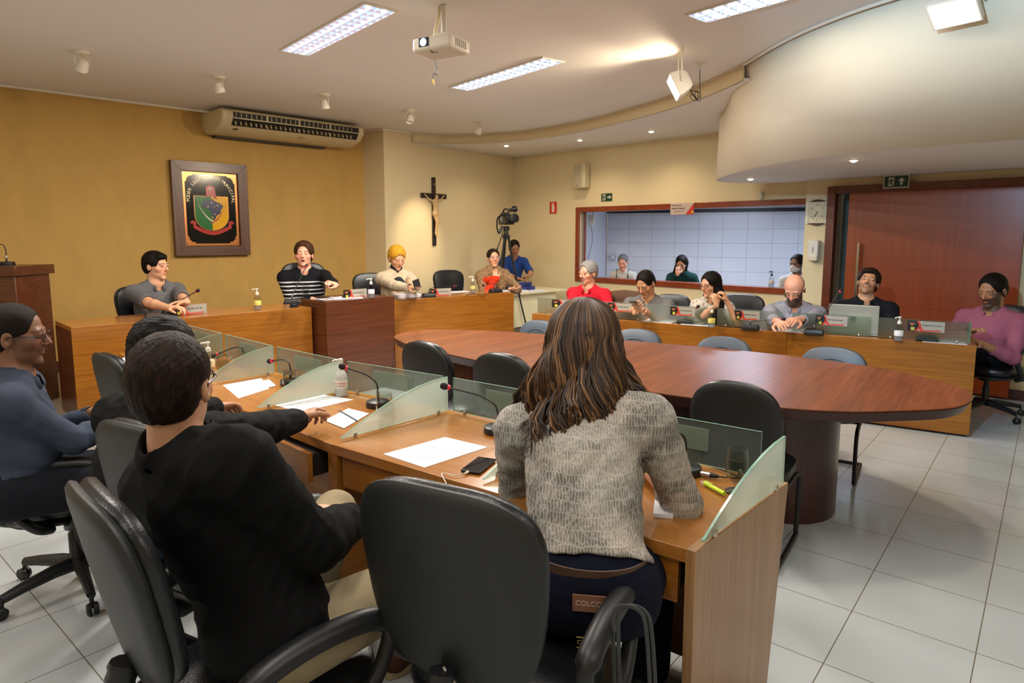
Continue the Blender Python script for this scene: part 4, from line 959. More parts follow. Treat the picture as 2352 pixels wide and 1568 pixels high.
# --- 3 yellow hair, cream blazer
yw = -62
p = person('person with short yellow hair in cream blazer looking down at a phone', hd(911, 567, 7.5), yw, 8, hyaw=-55, hpitch=-22, skin='light', fem=True, eyes=0,
    wL=dp(962, 660, 7.0), wR=dp(948, 664, 6.98), poleL=(1, .2, -1), poleR=(-.9, .2, -.8), hL=((-.4, -.5, .5), (-.6, .3, -.2)), hR=((.5, -.5, .3), (.6, .3, -.3)), curl=(.6, .6),
    shirt=dict(m=C_cream, sleeve=1.93, name='blazer', vee=.20, inf=.02, open=clothmat('dark_turtleneck', '22262C')), pants=('trousers', C_denim), hair=dict(style='short', m=H_yel, th=.016, amp=.011, brow=(.2, .12, .04), front=-.018), floor=P_floor, seat=.47, seed=3, s=1.08)
chair_for(p, yw, P_floor, .47, 'black office chair just left of the cream blazer', back=(.58, 1.0), w=.5); CH[-1].location.x -= .22; CH[-1].location.y += .1
# --- 4 woman with crochet poncho
yw = -75
def net(name, c1, c2):
    m = clothmat(name, c1); nt = m.node_tree; N = nt.nodes; b = N['Principled BSDF']; v = N.new('ShaderNodeTexVoronoi'); v.inputs['Scale'].default_value = 42; tc = N.new('ShaderNodeTexCoord')
    nt.links.new(tc.outputs['Object'], v.inputs['Vector']); r = N.new('ShaderNodeValToRGB'); r.color_ramp.elements[0].color = lin(c2); r.color_ramp.elements[1].color = lin(c1); r.color_ramp.elements[0].position = .2; r.color_ramp.elements[1].position = .4
    nt.links.new(v.outputs['Distance'], r.inputs[0]); nt.links.new(r.outputs[0], b.inputs['Base Color']); return m
C_pon = net('crochet_poncho', '8E7050', '4C382A'); C_org = clothmat('orange_knit', 'D03A1C', na=.15)
def pon(root, off, H, T, W, E, S, HR, hf, hu, f, r, u, f2, NB):
    G = Field(np.array(NB)-.5, np.array(NB)+.3, .006); 
    G.cap(E[1]*.3+S[1]*.7, W[1], .052, .045, .02); G.cap(E[1], W[1], .050, .042, .01); G.ell(W[1], (.04,)*3, None, .005, '-'); G.folds(.004, 1, 4)
    v, q = G.mesh(); npmesh('orange_sleeve', v-off, q, C_org, root)
p = person('woman in beige crochet poncho with glasses resting her chin on her hand', hd(1133, 572, 8.45, 1.0), yw, 10, hyaw=-72, hpitch=4, skin='light', fem=True, eyes=(.3, .9, .3),
    wR=dp(1139, 640, 8.22), wL=dp(1172, 664, 8.1), poleR=(-.2, -.3, -1), poleL=(1, 0, -.8), hR=((-.15, .25, 1), (.1, 1, 0)), hL=((.9, -.3, .1), (0, 0, 1)), curl=(.25, .35),
    shirt=dict(m=C_pon, sleeve=(1.0, 1.35), name='poncho', inf=.03, vee=.06), pants=('trousers', C_denim), hair=dict(style='tied', m=H_dark, th=.008), glasses=mat('pale_spectacles', 'B8B0A8', .3), floor=P_floor, seat=.47, seed=4, extras=pon)
dc = CH[0]
c5 = dp(1068, 640, 8.75); dup(CH[0], (c5.x-.1, c5.y, .15), math.radians(-60)-PI/2, 'empty black office chair on the dais between blazer and poncho')
# --- 5 camera man
yw = -70
p = person('man in blue polo shirt sitting in the corner behind the tripod, looking down', hd(1181, 551, 10.15), yw, 10, hyaw=-75, hpitch=-20, skin='mid', eyes=0,
    wL=dp(1213, 634, 9.8), wR=dp(1192, 641, 9.75), poleL=(1, 0, -1), poleR=(-1, 0, -.7), hL=((-.7, -.4, -.2), (0, -.5, -.8)), hR=((.8, -.2, -.1), (0, -.2, -1)), curl=(.6, .4),
    shirt=dict(m=C_blue, sleeve=.8), collar=C_blue, pants=('trousers', C_denim), hair=dict(style='short', m=H_black, th=.010), floor=0, seat=.62, seed=5)
# --- right-hand desk people
def rdp(px, top, Y, label, yw, **k): return person(label, hd(px, top, Y, k.get('s', 1.05)), yw, **k)
p = rdp(1351, 601, 7.35, 'grey-haired man with moustache in red polo shirt, looking left', -120, lean=8, hyaw=-140, hpitch=-4, skin='pink', s=1.08, noseL=1.15,
    wL=dp(1360, 700, 6.95), wR=dp(1330, 700, 6.9), shirt=dict(m=C_red, sleeve=.8), collar=C_red, pants=('trousers', C_denim), hair=dict(style='short', m=H_grey, th=.015, amp=.006, brow=(.12, .1, .09)), beard=('goatee', (.14, .12, .11), .75), seat=.47, belly=.02, seed=6)
chair_for(p, -120, 0, .47, 'black office chair of the red polo man', back=(.55, .85))
p = rdp(1484, 622, 6.85, 'man in light grey polo shirt looking down at his phone', -118, lean=16, hyaw=-135, hpitch=-32, skin='tan', eyes=0, s=1.12,
    wL=dp(1480, 712, 6.45), wR=dp(1462, 712, 6.42), poleL=(1, .2, -1), poleR=(-1, .4, -.8), hL=((-.6, -.5, .1), (0, 0, -1)), hR=((-.1, -.7, .35), (.3, -.3, .5)), shirt=dict(m=C_grey2, sleeve=.8), collar=C_grey2, pants=('trousers', C_denim), hair=dict(style='short', m=H_black, th=.006, amp=.002), seat=.47, belly=.03, seed=7)
chair_for(p, -118, 0, .47, 'black office chair right behind the light grey polo man', back=(.55, .95)); CH[-1].location.x += .16
C_lace = net('white_lace_blouse', 'B8B0A4', '5A4A40')
p = rdp(1633, 624, 6.35, 'woman with long dark hair and glasses leaning her face on both hands', -125, lean=14, hyaw=-152, hpitch=-10, skin='light', fem=True, eyes=0,
    wL=dp(1668, 690, 6.02), wR=dp(1645, 700, 5.98), poleL=(.5, -.3, -1), poleR=(-.3, -.4, -1), hL=((-.4, -.1, .9), (-.6, .3, 0)), hR=((-.2, .1, .95), (-.3, .8, 0)), curl=(1.1, .9),
    shirt=dict(m=C_lace, sleeve=.9, name='blouse'), pants=('trousers', C_denim), hair=dict(style='long', m=H_black, len=.34, side=-.02, bk=.20, w=.095, th=.012), glasses=M_gl, seat=.47, seed=8)
chair_for(p, -120, 0, .47, 'black office chair right of the long-haired woman', back=(.58, 1.0), w=.5); CH[-1].location.x += .22
def watch(px, py, Y): pass
p = rdp(1826, 631, 6.05, 'bald bearded man in pale blue shirt looking down', -112, lean=18, hyaw=-128, hpitch=-34, skin='pink', eyes=0, s=1.12,
    wL=dp(1830, 735, 5.6), wR=dp(1790, 742, 5.6), poleL=(1, .1, -.9), poleR=(-1, .2, -.8), shirt=dict(m=C_lav, sleeve=1.5), collar=C_lav, pants=('trousers', C_denim), hair=dict(style='bald', m=hairmat('hair_cropped', '2A1E18', '3A2A22'), th=.002, amp=0), beard=('full', (.03, .018, .012), .93), seat=.47, belly=.02, seed=9)
chair_for(p, -112, 0, .47, 'black office chair of the bald bearded man', back=(.58, .95))
def logo(root, off, H, T, W, E, S, HR, hf, hu, f, r, u, f2, NB): pass
p = rdp(1996, 617, 6.0, 'man in dark navy polo shirt leaning back and looking up', -112, lean=-8, hyaw=-122, hpitch=20, hroll=8, skin='tan', eyes=(-.35, .9, .35), s=1.08,
    shirt=dict(m=C_navy, sleeve=.85), collar=C_navy, pants=('trousers', C_denim), hair=dict(style='short', m=H_dark, th=.016, quiff=1), beard=('full', (.13, .075, .05), .45), seat=.45, seed=10)
chair_for(p, -112, 0, .46, 'black office chair of the navy polo man', back=(.56, .86))
p = rdp(2283, 630, 5.65, 'bearded man in pink shirt at the right end of the desk row, looking down', -150, lean=4, hyaw=-158, hpitch=-18, skin='mid', eyes=0, s=1.17,
    wR=dp(2225, 765, 5.5), wL=dp(2255, 790, 5.35), poleR=(-.6, .5, -1), poleL=(.9, -.2, -1), shirt=dict(m=C_pink, sleeve=1.6), collar=C_pink, knees=((3.78, 5.72, .50), (3.72, 5.98, .50)), feet=((3.85, 5.72, .09), (3.80, 6.0, .09)), shoes=M_blk, pants=('trousers', C_denim), hair=dict(style='short', m=H_black, th=.008), beard=('full', (.03, .018, .012), .85), seat=.46, seed=11, belly=.01)
chair_for(p, -150, 0, .46, 'black office chair of the pink shirt man, caster showing on the tiles', back=(.56, .98), arms=True)
# --- people in the booth beyond the window
def straps(root, off, H, T, W, E, S, HR, hf, hu, f, r, u, f2, NB):
    for k in (1, -1):
        m = S[k]*.6+NB*.4; q = MB(); P = [m+u*.055-f2*.05, m+u*.062+f2*.02, m+f2*.105-u*.05, m+f2*.125-u*.16]
        q.tube([Vector(p-off) for p in P], .016, 8, flat=.3); q.build('dark_strap', M_blk, root, smooth=True)
p = person('grey-haired person in white blouse with dark straps, leftmost beyond the window', hd(1431, 585, 10.2, .95), -110, 12, hyaw=-110, hpitch=-22, skin='pink', fem=True, s=.97, eyes=0, shirt=dict(m=C_whiteb, sleeve=.8, name='blouse'), hair=dict(style='tied', m=hairmat('hair_ash', '45464A', '7A7A7C'), th=.006), floor=0, seat=.46, seed=12, extras=straps)
p = person('woman with glasses in dark green top resting her chin on her hand, behind the window', hd(1566, 587, 9.6, 1.0), -110, 22, hyaw=-120, hpitch=-20, skin='tan', fem=True, eyes=0, wR=dp(1556, 630, 9.35), poleR=(-.8, -.3, -1), hR=((.1, .2, 1), (.2, 1, 0)), curl=(.4, .5), shirt=dict(m=C_teal, sleeve=1.9, name='sweater', inf=.02), hair=dict(style='long', m=H_black, len=.14, side=.05, th=.010), glasses=M_gl, floor=0, seat=.46, seed=13)
def mask(root, off, H, T, W, E, S, HR, hf, hu, f, r, u, f2, NB):
    G = Field(np.array(H(0, 0, 0))-.2, np.array(H(0, 0, 0))+.2, .003)
    G.ell(H(0, .042, -.060), (.062, .072, .050), HR, .01); G.ell(H(0, .09, -.035), (.03, .035, .035), HR, .02)
    G.ell(H(0, -.04, -.05), (.12, .07, .12), HR, .004, '-')
    v, q = G.mesh(); npmesh('face_mask', v-off, q, clothmat('white_mask', 'C8C0B4'), root)
p = person('person wearing a white face mask at the right end beyond the window', hd(1832, 585, 8.55, 1.0), -110, 5, hyaw=-150, hpitch=-5, skin='brown', fem=True, shirt=dict(m=C_whiteb, sleeve=.8, name='blouse'), hair=dict(style='tied', m=H_dark, th=.010), floor=0, seat=.5, seed=14, extras=mask)
# --- foreground people
# blue-grey shirt man with glasses
p = person('man with dark-framed glasses in slate blue shirt at the left edge, seen from the side', hd(30, 700, 2.55, 1.03), 30, 4, hyaw=22, hpitch=-4, skin='brown', s=1.03, wR=(-1.74, 2.82, .80), wL=(-1.90, 2.86, .80), poleR=(.1, -.6, -1), poleL=(-.1, .5, -1), hL=((.6, .5, .1), (0, 0, -1)), thigh=.42, hR=((.5, .6, .1), (0, 0, -1)), curl=(.6, .5),
    shirt=dict(m=C_slate, sleeve=1.9, fold=.009), collar=C_slate, pants=('trousers', C_denim), shoes=M_blk, hair=dict(style='short', m=hairmat('hair_cropped_black', '0E0A08', '241A14', s=(160, 160, 120)), th=.005, amp=.001), glasses=M_gl, beard=('full', (.06, .028, .016), .5), floor=0, seat=.48, vox=.004, belly=.03, seed=15)
# black jacket man
p = person('person in black jacket writing at the desk, head hidden behind the black sweatshirt man', hd(372, 735, 2.30, 1.08), 58, 16, hyaw=72, hpitch=-12, skin='mid', s=1.1, wR=(-.86, 2.83, .79), wL=(-1.38, 2.95, .80), poleR=(.8, -.6, -.35), poleL=(-.9, .2, -.6), hR=((.30, .85, .18), (.35, .1, -.9)), curl=(.5, 1.0),
    shirt=dict(m=C_jacket, sleeve=1.92, name='jacket', inf=.022, fold=.010), pants=('trousers', clothmat('blue_jeans', '3A5078')), shoes=M_blk, thigh=.42, hair=dict(style='short', m=H_black, th=.014, amp=.008), floor=0, seat=.49, vox=.004, seed=16, shw=.2)
# black sweatshirt man
p = person('young man in black sweatshirt and beige trousers, hands clasped, in the left foreground', hd(390, 772, 1.52, 1.0), 52, -2, hyaw=92, hpitch=2, skin='light', s=1.02, wR=(-.455, 1.755, .80), wL=(-.645, 1.845, .775), poleR=(.6, -.6, -1.1), poleL=(-.9, .1, -1), hR=((-1, .30, .02), (-.1, -.3, -.9)), hL=((.85, .15, .10), (.1, -.3, -.9)), curl=(.55, .65),
    knees=((-.10, 1.92, .62), (-.62, 2.16, .64)), feet=((-.42, 2.22, .09), (-.80, 2.55, .09)),
    shirt=dict(m=C_black, sleeve=1.80, name='sweatshirt', inf=.026, fold=.013, neck=.014, nf=-.01), pants=('trousers', C_khaki), shoes=mat('brown_suede', '4A2412', .8), hair=dict(style='short', m=hairmat('hair_short_dark', '0C0705', '2A1A12', s=(55, 55, 9)), th=.010, amp=.005), glasses=M_gl, floor=0, seat=.52, hip=(-.60, 1.52, .62), vox=.0035, seed=17, shw=.212)
# --- patterned shirt person seen from behind, long wavy hair
def pattern_cloth():
    m = clothmat('printed_shirt_cloth', '8A8478', .8); nt = m.node_tree; N = nt.nodes; L = nt.links; b = N['Principled BSDF']
    tc = N.new('ShaderNodeTexCoord')
    def mp(sc, rot=(0, 0, 0)):
        q = N.new('ShaderNodeMapping'); q.inputs['Scale'].default_value = sc; q.inputs['Rotation'].default_value = rot; L.new(tc.outputs['Object'], q.inputs[0]); return q.outputs[0]
    def nz(v, s, d=3): q = N.new('ShaderNodeTexNoise'); q.inputs['Scale'].default_value = s; q.inputs['Detail'].default_value = d; L.new(v, q.inputs[0]); return q.outputs[0]
    def ramp(x, p0, p1, c0=(0, 0, 0, 1), c1=(1, 1, 1, 1)):
        q = N.new('ShaderNodeValToRGB'); q.color_ramp.elements[0].position = p0; q.color_ramp.elements[1].position = p1; q.color_ramp.elements[0].color = c0; q.color_ramp.elements[1].color = c1; L.new(x, q.inputs[0]); return q.outputs[0]
    br = N.new('ShaderNodeTexBrick'); br.offset = .37; br.inputs['Scale'].default_value = 1; br.inputs['Brick Width'].default_value = .0085; br.inputs['Row Height'].default_value = .030; br.inputs['Mortar Size'].default_value = .0019; br.inputs['Mortar Smooth'].default_value = .5
    wv = N.new('ShaderNodeVectorMath'); wv.operation = 'ADD'; nn = N.new('ShaderNodeTexNoise'); nn.inputs['Scale'].default_value = 18; nn.inputs['Detail'].default_value = 2; L.new(tc.outputs['Object'], nn.inputs[0])
    sc = N.new('ShaderNodeVectorMath'); sc.operation = 'SCALE'; sc.inputs[3].default_value = .016; L.new(nn.outputs['Color'], sc.inputs[0]); L.new(mp((1, 1, 1), (PI/2, 0, 0)), wv.inputs[0]); L.new(sc.outputs[0], wv.inputs[1]); L.new(wv.outputs[0], br.inputs[0])
    patch = ramp(nz(mp((1, 1, 1.6)), 7, 4), .43, .57)
    lines = ramp(nz(mp((3.2, 3.2, .5)), 46, 3), .50, .60)
    mul = N.new('ShaderNodeMath'); mul.operation = 'MAXIMUM'; L.new(br.outputs['Fac'], mul.inputs[0]); L.new(lines, mul.inputs[1])
    dark = N.new('ShaderNodeMix'); dark.data_type = 'RGBA'; L.new(nz(mp((1, 1, 1)), 5, 2), dark.inputs[0]); dark.inputs[6].default_value = lin('5A5C58'); dark.inputs[7].default_value = lin('76736C')
    lite = N.new('ShaderNodeMix'); lite.data_type = 'RGBA'; L.new(nz(mp((1, 1, 1)), 7, 2), lite.inputs[0]); lite.inputs[6].default_value = lin('AEB2AE'); lite.inputs[7].default_value = lin('BEAA9C')
    f = N.new('ShaderNodeMath'); f.operation = 'MULTIPLY_ADD'; L.new(mul.outputs[0], f.inputs[0]); f.inputs[1].default_value = .6; 
    pm = N.new('ShaderNodeMath'); pm.operation = 'MULTIPLY'; L.new(patch, pm.inputs[0]); pm.inputs[1].default_value = .55; L.new(pm.outputs[0], f.inputs[2]); f.use_clamp = True
    mx = N.new('ShaderNodeMix'); mx.data_type = 'RGBA'; L.new(f.outputs[0], mx.inputs[0]); L.new(dark.outputs[2], mx.inputs[6]); L.new(lite.outputs[2], mx.inputs[7]); L.new(mx.outputs[2], b.inputs['Base Color'])
    return m
C_pat = pattern_cloth(); C_jeans = clothmat('dark_denim', '0C1020', na=.2, bump=.35, bs=500)
WH = Vector((.228, 2.02, 1.255))
def wfn(root, off, H, T, W, E, S, HR, hf, hu, f, r, u, f2, NB):
    rs = random.Random(5); up = Vector((0, 0, 1)); mats = [H_w1, H_w2, H_w3]; bk = Vector((-hf[0], -hf[1], 0)).normalized(); rt = Vector((HR[0, 0], HR[1, 0], 0)).normalized()
    Vo = lambda p: Vector(p)
    mbs = [MB(), MB(), MB()]; s = 1.12
    for i in range(2400):
        t = rs.uniform(-1, 1); a0 = t*2.35; dir_ = (bk*math.cos(a0)+rt*math.sin(a0)); side = abs(math.sin(a0))
        ln = rs.uniform(.30, .42)-.06*abs(t); ph = rs.uniform(0, 6.28); cl = round(t*9)/9; phc = cl*11+rs.uniform(-.4, .4); cl_ = abs(math.sin(cl*37.7)); cs_ = 1 if math.sin(cl*91) > 0 else -1; rc = .0016+.0034*rs.random()
        P = []; m = 15; lift = rs.uniform(.0, .009)
        for k in range(m):
            w = k/(m-1); 
            if w < .45:      # over the skull
                th = (.03+w/.45*.97)*1.55; rr_ = (.090+lift)*s; q = Vo(WH)+up*(.040*s)+dir_*(rr_*math.sin(th)*(1.0+.05*(1-side)))+up*(rr_*.98*math.cos(th))+bk*(.012)
            else:
                d = (w-.45)/.55; out = .012+.045*d*side+.02*d
                q = q0+up*(-ln*d*.98)+dir_*(out*d)+bk*(.035*math.sin(d*2.2)-.0*d)
                wave = .008+.040*d*d
                q = q+rt*math.sin(phc+d*8.5)*wave+bk*math.cos(phc+d*8.5)*wave*.8
                q = q+(rt*math.sin(ph+d*9)+bk*math.cos(ph+d*6))*.005*d
                q = q+rt*(.035*d*t)
                if d > .68 and cl_ < .6: th_ = (d-.68)/.32*5.2; q = q+rt*(.020*(1-math.cos(th_))*cs_)+up*(.022*math.sin(th_)+.04*(d-.68))
            if w <= .45: q0 = q
            P.append(q-Vector(off))
        rad = [rc*(.55+.9*math.sin(PI*min(1, (k+1)/m*.9))) for k in range(m)]; rad[-1] = .0006
        mbs[rs.choice([0, 0, 1, 1, 2])].tube(P, rad, 5, cap=False, flat=.6)
    par = root
    h0 = [c for c in root.children if c.name.startswith('hair')][0]
    for mb, mm, nm in zip(mbs, mats, ('hair_locks', 'hair_locks_mid', 'hair_locks_fair')): mb.build(nm, mm, h0, smooth=True)  # locks in dark, mid and fair brown, mixed at random
H_w1 = mat('hair_w_dark', '2A1A10', .55); H_w2 = mat('hair_w_mid', '4A301C', .5); H_w3 = mat('hair_w_fair', '7A5632', .5)
pw = person('person with long wavy brown hair in grey printed shirt and jeans, seen from behind', tuple(WH), 72, 17, hyaw=78, hpitch=-4, skin='light', s=1.12, fem=True, shw=.185,
    wR=(.47, 2.22, .785), wL=(.16, 2.36, .77), poleR=(.5, -.8, -.7), poleL=(-.35, -.2, -.9), hip=(.20, 1.68, .625), belly=.03, thigh=.42,
    shirt=dict(m=C_pat, sleeve=1.25, name='printed_shirt', hem=.085, inf=.020, fold=.010, neck=.02), pants=('jeans', C_jeans), shoes=M_blk, hair=dict(style='long', m=H_w1, len=.14, th=.004, bk=.02, w=.03, amp=.002), floor=0, seat=.5, vox=.0035, seed=21, extras=wfn)
off = pw.location

# belt, leather patch and pocket letters
u_ = Vector((.0, .0, 1)); c_ = Vector((0, .012, .625+.105)); q = MB(); n = 40
ring = lambda k, z: [Vector((c_.x+(.166+k)*math.cos(2*PI*i/n), c_.y+(.126+k)*math.sin(2*PI*i/n), z)) for i in range(n)]
a72 = math.radians(72-90); Rz_ = Matrix.Rotation(a72, 3, 'Z')
q.loft([[Rz_ @ v for v in ring(0, c_.z-.018)], [Rz_ @ v for v in ring(.004, c_.z-.017)], [Rz_ @ v for v in ring(.004, c_.z+.017)], [Rz_ @ v for v in ring(0, c_.z+.018)]], cap=False); q.build('belt', mat('brown_leather_belt', '4A3020', .5), pw, smooth=True)
def on_back(ang, r_, z): v = Rz_ @ Vector((c_.x+(.166+r_)*math.cos(ang), c_.y+(.126+r_)*math.sin(ang), z)); return v
pa = math.radians(-78); P0 = on_back(pa, .030, c_.z-.055); tx = (on_back(pa+.2, .012, 0)-on_back(pa-.2, .012, 0)); tx.z = 0; tx.normalize(); nx = Vector((tx.y, -tx.x, 0)); nx = nx if nx.y < 0 else -nx
Rb = Matrix((tx, Vector((0, 0, 1)), nx)).transposed()
q = MB(); q.box(P0, (.085, .045, .004), R=Rb); pt = q.build('leather_patch', mat('tan_patch', '7A4E34', .6), pw, bevel=.001)
text('lettering', 'COLCCI', .019, mat('patch_print', 'B8A898', .5), pt, P0+nx*.0024, Rb)
P1 = on_back(pa, .040, c_.z-.155); q = MB()
for z in (.014, -.014): q.box(P1+Vector((0, 0, z)), (.062, .003, .003), R=Rb)
pk = q.build('pocket_badge', mat('gold_metal', 'C0A060', .3, 1), pw); text('lettering', 'COLCCI', .016, MATS['gold_metal'], pk, P1, Rb, ext=.001)
# ---------------------------------------------------------------- things on the ceiling and walls
up_ = Vector((0, 0, 1))
E_tube = emit('lit_tube', 'E4EEFF', 9); E_back = mat('louvre_reflector_glow', 'B8C8E0', .25, .6, Emission_Color=lin('8FB0E8'), Emission_Strength=.55); E_vane = mat('louvre_vane_glow', 'E8EEF8', .2, .8, Emission_Color=lin('C8DCFF'), Emission_Strength=.35)  # reflector and vanes glow, standing in for the tube light they reflect
def ceiling_light(c, d, label, ln=1.41, w=.255):
    ang = math.atan2(d[1], d[0]); root = thing('ceiling_light', label, 'ceiling light', (c[0], c[1], CT), ang, 'recessed ceiling light troffers')
    q = MB()
    for s_ in (1, -1): q.box((0, s_*(w/2-.008), -.006), (ln, .016, .012)); q.box((s_*(ln/2-.008), 0, -.006), (.016, w-.032, .012))
    q.build('frame', M_white, root, bevel=.002)
    q = MB(); q.box((0, 0, -.001), (ln-.03, w-.03, .002)); q.build('reflector', E_back, root)
    for s_ in (1, -1): q = MB(); q.tube([(-ln/2+.04, s_*.058, -.010), (ln/2-.04, s_*.058, -.010)], .007, 8); q.build('lamp_tube', E_tube, root, smooth=True)
    q = MB(); q.box((0, 0, -.010), (ln-.03, .006, .014)); n = 15
    for i in range(1, n):
        x = -ln/2+ln*i/n
        q.add([(x-.014, -w/2+.016, -.003), (x+.014, -w/2+.016, -.003), (x, -w/2+.016, -.018), (x-.014, w/2-.016, -.003), (x+.014, w/2-.016, -.003), (x, w/2-.016, -.018)], [(0, 1, 2), (5, 4, 3), (0, 2, 5, 3), (1, 4, 5, 2), (0, 3, 4, 1)])
    q.build('louvre', E_vane, root)
    return root
cd_ = (.655, -.755)
ceiling_light((-1.31, 4.93), cd_, 'recessed strip light with silver louvre, left of the hanging projector')
ceiling_light((-.09, 6.21), (.63, -.775), 'recessed strip light with silver louvre, just right of and beyond the projector')
ceiling_light((1.72, 4.10), cd_, 'recessed strip light cut by the upper edge, right of centre')
for x, y in [(.49, 2.8), (-2.4, 3.3)]:
    pass
E_warm = emit('warm_bulb', 'FFE8C0', 30)
def downlight(px, py, z, label, pos=None):
    p = gp(px, py, z); root = thing('downlight', label, 'downlight', (p.x, p.y, z), 0, 'recessed round downlights')
    q = MB(); q.lathe([(.030, -.001), (.034, -.008), (.052, -.004), (.054, 0), (.030, 0)], n=20); q.build('trim_ring', M_white, root, smooth=True)
    q = MB(); q.ball((0, 0, -.004), (.028, .028, .016), 8); q.build('bulb', E_warm, root, smooth=True)
for px, py, z, lb in [(1163, 334, CS1, 'leftmost lit round downlight, under the curved ceiling band'), (1332, 321, CS1, 'middle lit round downlight, in the recess above the white speaker'), (1496, 301, CS1, 'right lit round downlight in the recess left of the bulkhead'), (1724, 410, CS2, 'lit round downlight under the tip of the bulkhead'), (1961, 367, CS2, 'lit round downlight under the bulkhead above the sliding door')]: downlight(px, py, z, lb)
def ceiling_spot(px, py, label, aim):
    p = gp(px, py, CT); root = thing('ceiling_spotlight', label, 'spotlight', (p.x, p.y, CT), 0, 'white ceiling spotlights in a row')
    q = MB(); q.lathe([(.06, 0), (.062, -.012), (.05, -.022), (.01, -.024)], n=20); q.build('canopy', M_white, root, smooth=True)
    a = Vector(aim).normalized(); x = a.cross(up_).normalized() if abs(a.z) < .99 else Vector((1, 0, 0))
    q = MB(); c = Vector((0, 0, -.105)); q.tube(catmull([Vector((0, 0, -.022))-x*.02, c+x*-.05+up_*.05, c-x*.05, ], 5), .004, 6); q.tube(catmull([Vector((0, 0, -.022))+x*.02, c+x*.05+up_*.05, c+x*.05], 5), .004, 6); q.tube([(-.02, 0, -.024), (.02, 0, -.024)], .006, 6); q.tube([c-x*.052, c+x*.052], .004, 6); q.build('yoke', M_white, root, smooth=True)
    R = frame(x, a); q = MB(); q.lathe([(.012, -.05), (.030, -.045), (.040, -.02), (.047, .02), (.047, .045), (.040, .046), (.034, .03), (.001, .022)], c, 18, R=R); q.build('lamp_head', M_white, root, smooth=True)
    return root
for px, py, lb, aim in [(187, 118, 'leftmost white ceiling spotlight, head tilted to the left', (-.6, .5, -.75)), (502, 175, 'second white ceiling spotlight from the left, above the air conditioner end', (.1, .2, -1)), (745, 216, 'white ceiling spotlight above the right end of the air conditioner', (.1, .25, -1)), (941, 252, 'white ceiling spotlight above the cream wall corner', (0, -.35, -1)), (1100, 280, 'rightmost white ceiling spotlight, near the curved ceiling edge', (-.5, .5, -1))]: ceiling_spot(px, py, lb, aim)
E_flood = emit('floodlight_glass', 'FFF6E4', 6)
def floodlight(c, face, label, s=1.0, mount=None):
    c = Vector(c); a = Vector(face).normalized(); root = thing('floodlight', label, 'floodlight', (c.x, c.y, c.z), 0, 'white floodlights hung from the ceiling')
    x = up_.cross(a).normalized(); R = frame(x, a); h = lambda u, v, w: R @ Vector((u*s, v*s, w*s))
    q = MB(); q.loft([[h(u*sc, v*sc, w) for u, v in ((-.10, -.075), (.10, -.075), (.10, .075), (-.10, .075))] for sc, w in ((.55, -.075), (.8, -.055), (1, .0), (1.04, .03), (1.04, .036))]); q.build('housing', M_white, root, bevel=.004)
    q = MB(); q.add([h(-.092, -.068, .038), h(.092, -.068, .038), h(.092, .068, .038), h(-.092, .068, .038)], [(0, 1, 2, 3)]); q.build('lit_glass', E_flood, root)
    q = MB(); q.lathe([(.02, 0), (.022, .006), (.012, .008)], h(.088, 0, -.02), 12, R=frame(R.col[1], R.col[0])); q.build('hinge_cap', M_white, root, smooth=True)
    q = MB(); tz = CT-c.z; pts = [h(.108, 0, -.01), h(.108, 0, -.01)+Vector((0, 0, tz-.01)), h(-.108, 0, -.01)+Vector((0, 0, tz-.01)), h(-.108, 0, -.01)]; q.tube(pts, .008, 6, flat=.5); q.build('bracket', M_white, root)
    return root
fc = dp(1558, 196, 5.45); floodlight(fc, (-.88, .12, -.47), 'white floodlight hung below the ceiling at centre right, lit face to the left', 1.25)
fc2 = gp(2185, 2, CT-.10); floodlight((fc2.x+.03, fc2.y, CT-.14), (-.45, -.35, -.85), 'white floodlight cut off by the upper right edge, lit glass downward', 1.25)
wr = thing('ceiling_cable', 'tangled thin black cable hanging from a ceiling hook beside the floodlight', 'cable', tuple(gp(1608, 145, CT)))
q = MB(); q.lathe([(.05, 0), (.05, -.004), (.022, -.006), (.02, -.03), (.006, -.05)], n=12); q.build('ceiling_rose', M_white, wr, smooth=True)
q = MB(); rs = random.Random(2); P = [Vector((0, 0, -.05)), Vector((.005, 0, -.2))]
for k in range(10): P.append(Vector((-.03+rs.uniform(-.05, .05), rs.uniform(-.03, .03), -.26+rs.uniform(-.06, .06))))
P.append(Vector((-.12, -.06, -.18))); q.tube(catmull(P, 6), .003, 6); q.build('wire', M_blk, wr, smooth=True)
# projector
pc_ = dp(1014, 108, 4.35); M_proj = mat('projector_shell', 'D8D0C0', .4)
pj = thing('projector', 'white projector hanging from the ceiling on a pole, lens lit', 'projector', tuple(pc_), math.radians(-28))
q = MB(); q.box((0, 0, 0), (.30, .235, .085)); b_ = q.build('housing', M_proj, pj, bevel=.02, seg=4)
q = MB()
for r_ in range(2):
    for k in range(7): q.box((-.151, -.085+k*.022+.02, -.018+r_*.034), (.002, .014, .024))
q.build('side_vent', mat('vent_grey', '8A8272', .6), b_)
q = MB()
for k in range(6): q.box((.151, -.06+k*.022, 0), (.002, .010, .05))
q.build('end_vent', MATS['vent_grey'], b_)
q = MB(); q.box((-.055, -.1185, .008), (.075, .003, .055)); q.build('lens_recess', mat('lens_dark', '1A2440', .2), b_)
q = MB(); q.lathe([(.001, .008), (.020, .005), (.024, 0)], (-.058, -.121, .008), 16, R=frame((1, 0, 0), (0, -1, 0))); q.build('lens', emit('lens_light', 'D8F0FF', 5), b_, smooth=True)
q = MB(); q.box((-.02, -.05, -.0435), (.05, .008, .002)); q.lathe([(.012, -.0435), (.012, -.0445)], (-.02, -.085, 0), 12); q.build('underside_slots', M_blk, b_)
